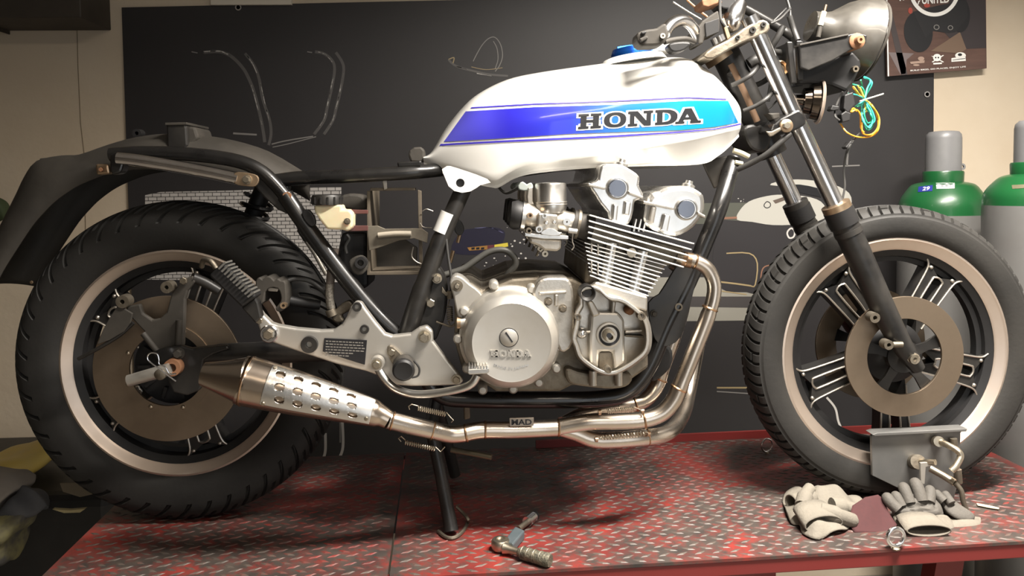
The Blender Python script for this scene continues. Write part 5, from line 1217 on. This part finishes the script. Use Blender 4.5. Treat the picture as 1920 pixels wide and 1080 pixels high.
ctext('BUILD BIKES, GO PLACES, ENJOY LIFE', [(1707,134.5),(1811,127),(1811,123.5),(1707,131)], 'motto', .02)
calp('strike_print', [(1722,2),(1726,0),(1722,7),(1724,6),(1720,10)], M_whiteprint, .001)
Mtan = Mp('cal_tan', (.34, .24, .19))
calp('crest_print', ell(1727, 110, 6, 4), Mtan, .001); calp('crest_print', [(1706,116),(1734,113),(1733,118),(1708,120)], Mtan, .0012); calp('crest_print', ell(1718, 122, 6, 2), Mtan, .001)
calp('badge_print', ell(1757, 108, 7.5, 7), M_whiteprint, .001); calp('badge_print', [(1750,118),(1766,117),(1766,120),(1750,121)], M_whiteprint, .001)
calp('badge_print', [(1746,105),(1749,105),(1770,116),(1768,117)], M_whiteprint, .0008); calp('badge_print', [(1770,104),(1768,103),(1747,116),(1749,117)], M_whiteprint, .0008)
for a_ in (1754.5, 1759.5): calp('badge_print', ell(a_, 108, 1.4, 1.6), Mblk, .0014)
calp('stamp_print', ell(1801, 104, 10, 6), M_whiteprint, .001); calp('stamp_print', [(1784,109),(1810,105),(1811,114),(1784,116)], M_whiteprint, .001); calp('stamp_print', ell(1800, 102.5, 4, 2.6), Mblk, .0014); calp('stamp_print', [(1786,112.2),(1810,109),(1810,110.2),(1786,113.2)], Mblk, .0014)
ctext('R', [(1687,2),(1696,0),(1694,-8),(1685,-5)], 'initial', .03)
# ------------------------------------------------------------------ gas cylinders
M_gasgrey = mat('cylinder_grey_paint', (.15, .15, .145), .42, 0, (.125, .12, .115), 6, coat=.1); M_gasgreen = mat('cylinder_green_paint', (.008, .085, .024), .34, 0, (.007, .068, .019), 6, coat=.2); M_capgrey = mat('cap_grey_paint', (.15, .15, .155), .4, 0, (.19, .19, .19), 12)
def gas(cpx, half, Y, ytop, ycapb, ycoll, ybound, capr, label, stickers):
    c = P(cpx, 420, Y); r = abs(P(cpx + half, 420, Y).x - c.x); z = lambda y: P(cpx, y, Y).z; k = r / half
    root = empty('gas_cylinder', (c.x, Y, 0), label, 'gas cylinder')
    zb, zc, zk, zt = z(ybound), z(ycoll), z(ycapb), z(ytop); cr = capr * k
    MB().lathe((c.x, Y, 0), (0, 0, 1), [(r * .9, 0), (r, .03), (r, zb)], 48).build('body', M_gasgrey, root)
    sp = [(r, zb), (r * .985, zb + (zc - zb) * .28), (r * .93, zb + (zc - zb) * .5), (r * .82, zb + (zc - zb) * .72), (r * .68, zb + (zc - zb) * .92), (cr * 1.12, zc)]
    MB().lathe((c.x, Y, 0), (0, 0, 1), spline(sp, 4), 48).build('shoulder', M_gasgreen, root)
    MB().lathe((c.x, Y, 0), (0, 0, 1), [(cr * 1.12, zc - .004), (cr * 1.14, zk - .004), (cr * 1.10, zk), (0, zk)], 40).build('collar', M_gasgreen, root)
    cap = MB().lathe((c.x, Y, 0), (0, 0, 1), [(cr, zk), (cr, zt - .022), (cr * .96, zt - .010), (cr * .82, zt - .002), (cr * .5, zt), (0, zt)], 40).build('valve_cap', M_capgrey, root)
    MB().lathe(Vector((c.x + cr, Y - .01, zk + .012)), (0, -1, 0), [(.010, 0), (.010, .006), (.005, .006), (.005, 0)], 20, closed=True).build('cap_lug', M_capgrey, cap)
    def on(px, py, lift=.0008):     # point on the shoulder under a pixel
        d = ray(px, py)
        t = (Y - r - CAM_LOC.y) / d.y
        for _ in range(400):
            q = CAM_LOC + d * t
            zz = q.z; rr = r if zz <= zb else cr * 1.12
            for (ra, za), (rb, zb2) in zip(spline(sp, 4), spline(sp, 4)[1:]):
                if za <= zz <= zb2: rr = ra + (rb - ra) * (zz - za) / max(zb2 - za, 1e-6); break
            if math.hypot(q.x - c.x, q.y - Y) <= rr + lift: break
            t += .001
        return q - d.normalized() * .001
    for q, m in stickers:
        rows = []
        for j in range(4):
            rows.append([on(q[0][0] * (1 - j/3) * (1 - i/6) + q[1][0] * (1 - j/3) * (i/6) + q[2][0] * (j/3) * (i/6) + q[3][0] * (j/3) * (1 - i/6),
                            q[0][1] * (1 - j/3) * (1 - i/6) + q[1][1] * (1 - j/3) * (i/6) + q[2][1] * (j/3) * (i/6) + q[3][1] * (j/3) * (1 - i/6)) for i in range(7)])
        MB().grid(rows).build('sticker', m, root, fixn=False)
    return root, on
M_bluest = mat('blue_sticker', (.02, .03, .22), .4)
g1, on1 = gas(1767, 74, .60, 246, 321, 341, 402, 29.5, 'green shouldered grey gas cylinder with blue number sticker beside the banner', [([(1722,350),(1749,347),(1748,358),(1721,360)], M_bluest), ([(1755,343),(1790,343),(1790,353),(1756,354)], M_whiteprint)])
vs, fs = text_mesh('29', .02); MB().add([on1(1729 + 13 * u + 2 * v, 357.5 - 1.2 * u - 7 * v) - ray(1735, 353).normalized() * .001 for u, v in vs], fs, False).build('sticker_number', M_whiteprint, g1, fixn=False)
mb = MB()
for k in range(9):
    x = 1764 + k * 2.2; mb.add([on1(x, 345.5) - ray(x, 347).normalized() * .001, on1(x + (1.1 if k % 3 else .7), 345.5) - ray(x, 347).normalized() * .001, on1(x + (1.1 if k % 3 else .7), 350) - ray(x, 347).normalized() * .001, on1(x, 350) - ray(x, 347).normalized() * .001], [(0, 1, 2, 3)], False)
tag(mb.build('sticker_bars', M_ink, g1, fixn=False), kind='stuff')
g2, on2 = gas(1948, 90, .28, 224, 304, 326, 384, 41, 'nearer green shouldered grey gas cylinder at the end of the lift table', [([(1897,347),(1930,345),(1930,352),(1898,354)], mat('brown_tape', (.10, .09, .05), .6))])
# ------------------------------------------------------------------ things on the table
M_leather = mat('beige_glove_cloth', (.20, .18, .145), .85, 0, (.135, .12, .098), 14, bump=.3, bscale=200)
M_greyglove = mat('grey_glove_coating', (.060, .055, .048), .75, 0, (.105, .095, .082), 12, bump=.25, bscale=180)
def gp(px, py, h=0.0):          # table point under the pixel, raised by h
    q = G(px, py, TZ + h); return q
# ratchet wrench
rt = empty('ratchet_wrench', G(965, 1025), 'ratchet wrench with a dark adapter lying on the table', 'wrench')
h = .012
a, b = gp(958, 1027, h), gp(982, 1034, h)
MB().lathe(gp(939, 1028, .004), (0, 0, 1), [(.0165, 0), (.018, .004), (.018, .014), (.015, .018), (.008, .019), (.007, .017), (0, .017)], 28).build('ratchet_head', M_zinc, rt)
MB().tube([gp(946,1028,h), gp(958,1031,h), gp(976,1036,h)], [.011, .0075, .0065], 14).build('shank', M_zinc, rt)
g_ = MB().tube([gp(974,1035,h), gp(982,1038,h), gp(1005,1044,h), gp(1026,1050,h), gp(1032,1051.5,h)], [.009, .012, .012, .013, .011], 20); gr = g_.build('grip', mat('knurled_grip', (.20, .18, .13), .55, .5, (.09, .085, .065), 90, contrast=.1, bump=.5, bscale=300), rt)
for t in (.12, .3, .5, .7, .88):
    q = gp(974, 1035, h).lerp(gp(1032, 1051.5, h), t); d = gp(1032, 1051.5, h) - gp(974, 1035, h)
    MB().lathe(q, d, [(.0125, -.001), (.0132, 0), (.0125, .001)], 20).build('grip_ring', M_aludark, rt)
top = [gp(945,1012,.02), gp(962,1020,.02), gp(984,994,.02), gp(966,986,.02)]
MB().prism(top, 0, d=(0, 0, -.018)).build('adapter', mat('blue_grey_adapter', (.07, .09, .10), .5, .3, (.10, .12, .13), 20), rt, bevel=.003)
MB().tube([gp(972,992,.011), gp(990,978,.011)], .0058, 12).build('extension', M_aludark, rt)
MB().tube([gp(988,979,.011), gp(1000,969,.011)], .0105, 20).build('socket', M_chrome, rt)
MB().tube([gp(1000,969,.011), gp(1003,966.5,.011)], .0100, 20).build('socket_mouth', M_ink, rt)
# metal fixture plate leaning on the front wheel
fp = empty('fixture_plate', G(1720, 912), 'grey steel plate with bent rods propped against the front wheel', 'metal plate')
Yp = -.075
M_plate = mat('mill_scale_plate', (.15, .15, .145), .48, .6, (.21, .205, .195), 10, rough2=.6)
zb_ = TZ + .003
pl = pp([(1634,818),(1638,814),(1806,806),(1801,812),(1800,892),(1790,930)], Yp) ; pl_b = P(1786, 960, Yp); pl_c = P(1706, 960, Yp); pl_b.z = zb_; pl_c.z = zb_
pl += [pl_b, pl_c] + pp([(1690,918),(1636,892)], Yp)
MB().prism(pl, .008).build('plate', M_plate, fp, bevel=.001)
MB().prism(pp([(1636,815),(1645,812),(1814,804),(1812,809),(1640,818)], Yp - .012), .03).build('top_flange', M_plate, fp, bevel=.001)
DY = .10
def rod(name, l, r, m=M_zinc): return MB().tube([P(x, y, Y + DY) for x, y, Y in spline(l, 5)], r, 14).build(name, m, fp)
rod('bent_rod', [(1757,827,-.18),(1772,832,-.205),(1795,845,-.23),(1801,856,-.235),(1792,874,-.24),(1784,882,-.24)], .0066)
MB().tube([P(1755,827,-.08), P(1761,828,-.095)], .0110, 16).build('rod_nut', M_zinc, fp)
MB().tube([P(1713,866,-.072), P(1722,866,-.10)], .0152, 20).build('bush', M_aludark, fp)
rod('bush_pin', [(1720,866,-.19),(1738,866,-.215),(1754,867,-.23)], .006)
MB().prism(pp([(1726,868),(1752,866),(1754,872),(1736,876),(1734,908),(1727,908)], -.122), .006).build('hook', M_alupaint, fp, bevel=.001)
rod('slant_rod', [(1744,878,-.19),(1766,890,-.205),(1790,905,-.225)], .0076)
rod('rod_stub', [(1790,905,-.225),(1802,920,-.23),(1806,940,-.232),(1812,956,-.233)], .0052, M_aludark)
MB().tube([P(1795,880,-.09), P(1797,905,-.09)], .008, 14).build('stud', M_aludark, fp)
MB().tube([P(1788,822,-.085), P(1789,840,-.085)], .007, 14).build('stud', M_aludark, fp)
# loose piece of cloth / glove heap: height field sheet with folds
def sheet(name, outline, hfun, m, label, cat, n=34, base=.002, parent=None, thick=.002):
    """rumpled cloth lying on the table, outline given in photo pixels on the table plane"""
    pts = [G(x, y) for x, y in spline(outline, 4, True)]
    cx = sum(p.x for p in pts) / len(pts); cy = sum(p.y for p in pts) / len(pts); rows = []
    for j in range(n + 1):
        f = j / n; row_ = []
        for p in pts:
            x = cx + (p.x - cx) * f; y = cy + (p.y - cy) * f
            row_.append(Vector((x, y, TZ + base + max(0, hfun(x - cx, y - cy, f)))))
        rows.append(row_)
    o = MB().grid(rows, True, closeu=True).build(name, m, parent, solid=thick, offset=0, fixn=True)
    if parent is None: tag(o, label, cat)
    return o
def hz1(x, y, f):
    e = (1 - f ** 3)
    return e * (.026 + .014 * math.sin(38 * x + 22 * y) + .010 * math.sin(66 * y - 30 * x + 1) + .003 * math.sin(120 * x + 2)) + .005 * (1 + math.sin(60 * (x + .6 * y))) * f ** 4
rag = sheet('work_glove', [(1468,938),(1484,928),(1502,930),(1510,912),(1522,916),(1540,934),(1580,938),(1612,942),(1624,964),(1612,974),(1600,978),(1585,1000),(1556,1008),(1530,1014),(1506,1004),(1500,990),(1484,985),(1472,962)], hz1, M_leather, 'crumpled beige work glove lying beside the maroon sandpaper', 'glove', thick=.003)
# the glove's open cuff and finger stalls
def stall(l, r, m, name, parent): return MB().tube([Vector(q) for q in spline([tuple(gp(*q)) for q in l], 4)], r, 14).build(name, m, parent)
def cuff(l, m, parent, rx, rz, ax, name='cuff'):
    c = gp(*l); ax = Vector(ax).normalized(); s_ = ax.cross(Vector((0, 0, 1))).normalized(); rows = []
    for j, (f, d) in enumerate(((1.0, 0), (1.02, .006), (.96, .03), (.92, .05))):
        rows.append([c + Vector((0, 0, rz)) + ax * d + (s_ * math.cos(2 * math.pi * k / 24) * rx * f + Vector((0, 0, 1)) * math.sin(2 * math.pi * k / 24) * rz * f) for k in range(24)])
    return MB().grid(rows, True, closeu=True).build(name, m, parent, solid=.0025)
cuff((1545, 1000, .002), M_leather, rag, .040, .017, (-.15, 1, .3))
cuff((1484, 962, .004), M_leather, rag, .022, .018, (1, .2, .2))
stall([(1505,950,.03),(1512,925,.045),(1520,914,.05)], [.016]*4+[.012]*4+[.007], M_leather, 'finger_stall', rag)
stall([(1560,950,.025),(1590,952,.022),(1618,966,.014)], [.018]*4+[.014]*4+[.009], M_leather, 'finger_stall', rag)
stall([(1540,960,.03),(1575,968,.026),(1604,978,.012)], [.018]*4+[.014]*4+[.009], M_leather, 'finger_stall', rag)
# grey coated glove propped against the plate: palm, five fingers, beige wrist and open cuff
def yof(py): return -.115 - (py - 905) * .00088
def sp_(px, py, d=0.0): return P(px, py, yof(py) + d)
NSL = Vector((0, -.62, .78))
def pad(outline, h, m, name, parent, n=12, back=.020, fold=0.0):
    o2 = spline(outline, 4, True); cx = sum(q[0] for q in o2) / len(o2); cy = sum(q[1] for q in o2) / len(o2); rows = []
    for j in range(n + 1):
        f = math.sin(math.pi / 2 * j / n); row_ = []
        for (x, y) in o2:
            q = sp_(cx + (x - cx) * f, cy + (y - cy) * f, .012); k = h * (1 - (j / n) ** 2.4)
            row_.append(q + NSL * (k + fold * math.sin(.11 * x * f + .17 * y * f) * (1 - f ** 4)))
        rows.append(row_)
    low = []
    for (x, y) in o2:
        q = sp_(cx + (x - cx) * .97, cy + (y - cy) * .97, .012 + back); low.append(Vector((q.x, q.y, max(q.z - back, TZ + .002))))
    rows.append(low)
    return MB().grid(rows, True, closeu=True).build(name, m, parent)
def fing(l, r, m, parent): return MB().tube([Vector(q) for q in spline([tuple(sp_(x, y, d)) for x, y, d in l], 4)], [r] * (4 * (len(l) - 1) - 2) + [r * .93, r * .78, r * .45], 14).build('finger', m, parent)
# sandpaper, propped on the gloves
o2 = [(1598,946),(1622,936),(1646,926),(1656,932),(1662,946),(1668,962),(1682,986),(1672,996),(1640,1000),(1602,998),(1590,975)]
cx, cy = 1636, 968; rows = []
for j in range(9):
    f = j / 8; rows.append([sp_(cx + (x - cx) * f, cy + (y - cy) * f, .004) + Vector((0, 0, .004 * math.sin(.09 * (cx + (x - cx) * f)))) for x, y in o2])
tag(MB().grid(rows, True, closeu=True).build('sandpaper_sheet', mat('maroon_sandpaper', (.060, .017, .018), .9, 0, (.048, .015, .016), 90), solid=.0012), 'maroon sandpaper sheet lying between the work gloves', 'sandpaper')
gl = empty('work_glove', G(1740, 985), 'grey coated work glove with beige cuff propped against the steel plate', 'glove')
pad([(1672,940),(1690,926),(1716,922),(1742,926),(1758,940),(1768,962),(1762,972),(1720,974),(1684,968),(1674,956)], .016, M_greyglove, 'palm', gl, fold=.003)
for l, r in (([(1690,950,0),(1682,934,-.004),(1677,925,0)], .0105), ([(1706,944,-.002),(1697,920,-.008),(1692,909,-.002)], .0115), ([(1728,940,-.002),(1720,914,-.01),(1713,900,-.004)], .0125), ([(1742,942,0),(1744,924,-.004),(1742,914,.0)], .0110), ([(1684,956,0),(1668,940,-.002),(1660,926,0)], .0115)):
    fing(l, r, M_greyglove, gl)
pad([(1676,966),(1720,972),(1768,966),(1786,980),(1796,1000),(1776,1002),(1730,1000),(1694,1000),(1684,986)], .012, M_leather, 'wrist', gl, fold=.002)
cuff((1742, 1006, .001), M_leather, gl, .042, .011, (.05, 1, .12))
gl2 = empty('work_glove', G(1800, 985), 'second coated work glove half hidden under the grey glove', 'glove')
pad([(1756,922),(1776,930),(1800,948),(1826,966),(1822,976),(1796,974),(1772,956)], .008, M_greyglove, 'palm', gl2)
pad([(1782,978),(1822,974),(1840,982),(1828,1004),(1810,1017),(1780,1013),(1740,1006),(1760,998)], .008, M_leather, 'cuff', gl2)
for l in ([(1770,940,0),(1758,928,0),(1752,920,0)], [(1784,944,0),(1774,930,0),(1768,922,0)]): fing(l, .009, M_greyglove, gl2)
# lifting eyes
def eye(px, py, R_, r, label, yaw, ztop):
    c = G(px, py, TZ); root = empty('lifting_eye', c, label, 'eye bolt'); d = Vector((math.cos(yaw), math.sin(yaw), 0))
    cc_ = c + Vector((0, 0, R_ + r + .002))
    MB().tube([cc_ + (d * math.cos(2 * math.pi * k / 32) + Vector((0, 0, 1)) * math.sin(2 * math.pi * k / 32)) * R_ for k in range(32)], r, 14, closed=True).build('ring', M_chrome, root)
    MB().lathe(c, (0, 0, 1), [(r * 2.0, 0), (r * 2.0, .002), (r * 1.2, .004), (0, .004)], 20).build('foot', M_zinc, root)
eye(1679, 1029, .0165, .0040, 'small chrome lifting eye at the front table edge by the gloves', .1, 0)
eye(1438, 850, .0165, .0024, 'small chrome lifting eye at the rear table edge by the front tyre', .3, 0)
# paper scrap
tag(MB().prism([gp(*q, .003) for q in ((1831,944),(1842,946),(1858,949),(1874,953),(1872,955),(1852,952),(1833,948))], 0, d=(0, 0, .001)).build('wood_splinter', mat('pale_wood', (.62, .52, .34), .8)), 'pale wood splinter lying on the red table top', 'splinter')
# ------------------------------------------------------------------ heap beside the table on the left, and things high on the wall
def lump(name, pxl, Y, depth, m, label, cat, bumps=.02, seed=1, group=None):
    rn = random.Random(seed); f1, f2, f3 = [rn.uniform(14, 40) for _ in range(3)]
    pts = [P(x, y, Y) for x, y in spline(pxl, 4, True)]
    cx = sum(p.x for p in pts) / len(pts); cz = sum(p.z for p in pts) / len(pts); rows = []; n = 16
    for j in range(n + 1):
        a = math.pi * j / n; s = math.sin(a) ** .8; yy = Y - math.cos(a) * depth
        rows.append([Vector((cx + (p.x - cx) * s, yy + bumps * s * math.sin(f1 * p.x + f2 * p.z + 3 * a), cz + (p.z - cz) * s + bumps * .5 * s * math.sin(f3 * p.x + 5 * a))) for p in pts])
    o = MB().grid(rows, True, closeu=True).build(name, m); return tag(o, label, cat, group)
M_yel = mat('yellow_plastic_bag', (.72, .52, .07), .5, 0, (.58, .45, .16), 9, bump=.3, bscale=18)
M_blackbag = mat('black_bag', (.008, .008, .008), .5, 0, (.018, .017, .016), 8, bump=.2, bscale=20)
M_greycl = mat('grey_cloth', (.26, .23, .20), .9, 0, (.18, .165, .15), 7, bump=.3, bscale=60)
M_camo = mat('olive_patterned_cloth', (.22, .20, .09), .9, 0, (.07, .065, .06), 9, contrast=.08, bump=.2, bscale=80)
binx = P(130, 1000, .45)
bx0, bx1 = P(-60, 1000, .2).x, P(250, 1000, .55).x
hb = MB().box((bx0 - .35, .23, 0), (bx1 + .10, .72, .578)); 
tag(hb.build('waste_bin', M_blackbag, bevel=.03, seg=3), 'low black waste bin standing behind the table corner', 'bin')
Zb = .60
lump('waste_bag', [(-80,900),(-40,862),(20,850),(60,838),(95,838),(106,858),(60,882),(20,888),(-60,892)], .36, .12, M_yel, 'yellow plastic bag on top of the black waste bin', 'bag', .012, 3)
lump('cloth_bundle', [(-60,900),(10,890),(40,902),(48,912),(30,930),(0,975),(-60,1000)], .12, .10, M_greycl, 'grey cloth bundle hanging over the black waste bin', 'cloth', .012, 5)
lump('patterned_cloth', [(-50,990),(0,960),(40,950),(62,955),(50,985),(30,1005),(32,1040),(15,1055),(-50,1060)], .08, .07, M_camo, 'olive patterned cloth hanging below the grey cloth bundle', 'cloth', .01, 8)
lump('dark_sleeve', [(5,965),(20,935),(40,915),(70,925),(90,950),(70,960),(40,950),(15,975)], .10, .05, mat('dark_blue_cloth', (.035, .038, .045), .85, 0, (.08, .08, .085), 12), 'dark blue sleeve draped over the waste bin', 'cloth', .01, 11)
tag(MB().prism(pp([(98,955),(130,957),(160,954),(150,961),(120,962)], .13), .01).build('paper_strip', mat('yellowed_paper', (.38, .32, .17), .8)), 'yellowed paper strip lying on the black waste bin', 'paper')
tag(MB().prism(pp([(112,906),(160,905),(182,925),(150,932),(118,922)], .132), .004).build('cardboard_flap', mat('brown_card', (.13, .105, .07), .85)), 'brown cardboard flap sticking out of the waste bin', 'cardboard')
# wall shelf at the top left and conduit
sh_ = empty('wall_shelf', P(90, 20, .6), 'dark wooden wall shelf above the left end of the banner', 'shelf')
M_dkwood = mat('dark_stained_wood', (.030, .024, .018), .6, 0, (.05, .04, .03), 10)
MB().box(P(-150, 34, .62), P(204, -60, WALL_Y)).build('board', M_dkwood, sh_, bevel=.003)
MB().box(P(-20, 52, .70), P(15, 30, WALL_Y)).build('bracket', M_dkwood, sh_)
trim = MB().box(P(395, 9, WALL_Y - .02), P(548, -40, WALL_Y)); tag(trim.build('trim_1', mat('cream_trim', (.62, .57, .48), .7)), kind='structure')
cr = MB().tube(px3([(144,36,WALL_Y-.0005),(146,120,WALL_Y-.0005),(151,230,WALL_Y-.0005),(158,290,WALL_Y-.0005),(162,520,WALL_Y-.0005)]), .0012, 6); tag(cr.build('trim_2', mat('wall_joint', (.20, .16, .11), .9)), kind='structure')
plant = lump('box_corner', [(-40,360),(-8,370),(10,382),(14,400),(5,412),(-40,420)], .70, .03, mat('dark_green_leafy', (.03, .045, .015), .8), 'dark green object hanging on the wall behind the fender', 'ornament', .006, 2)
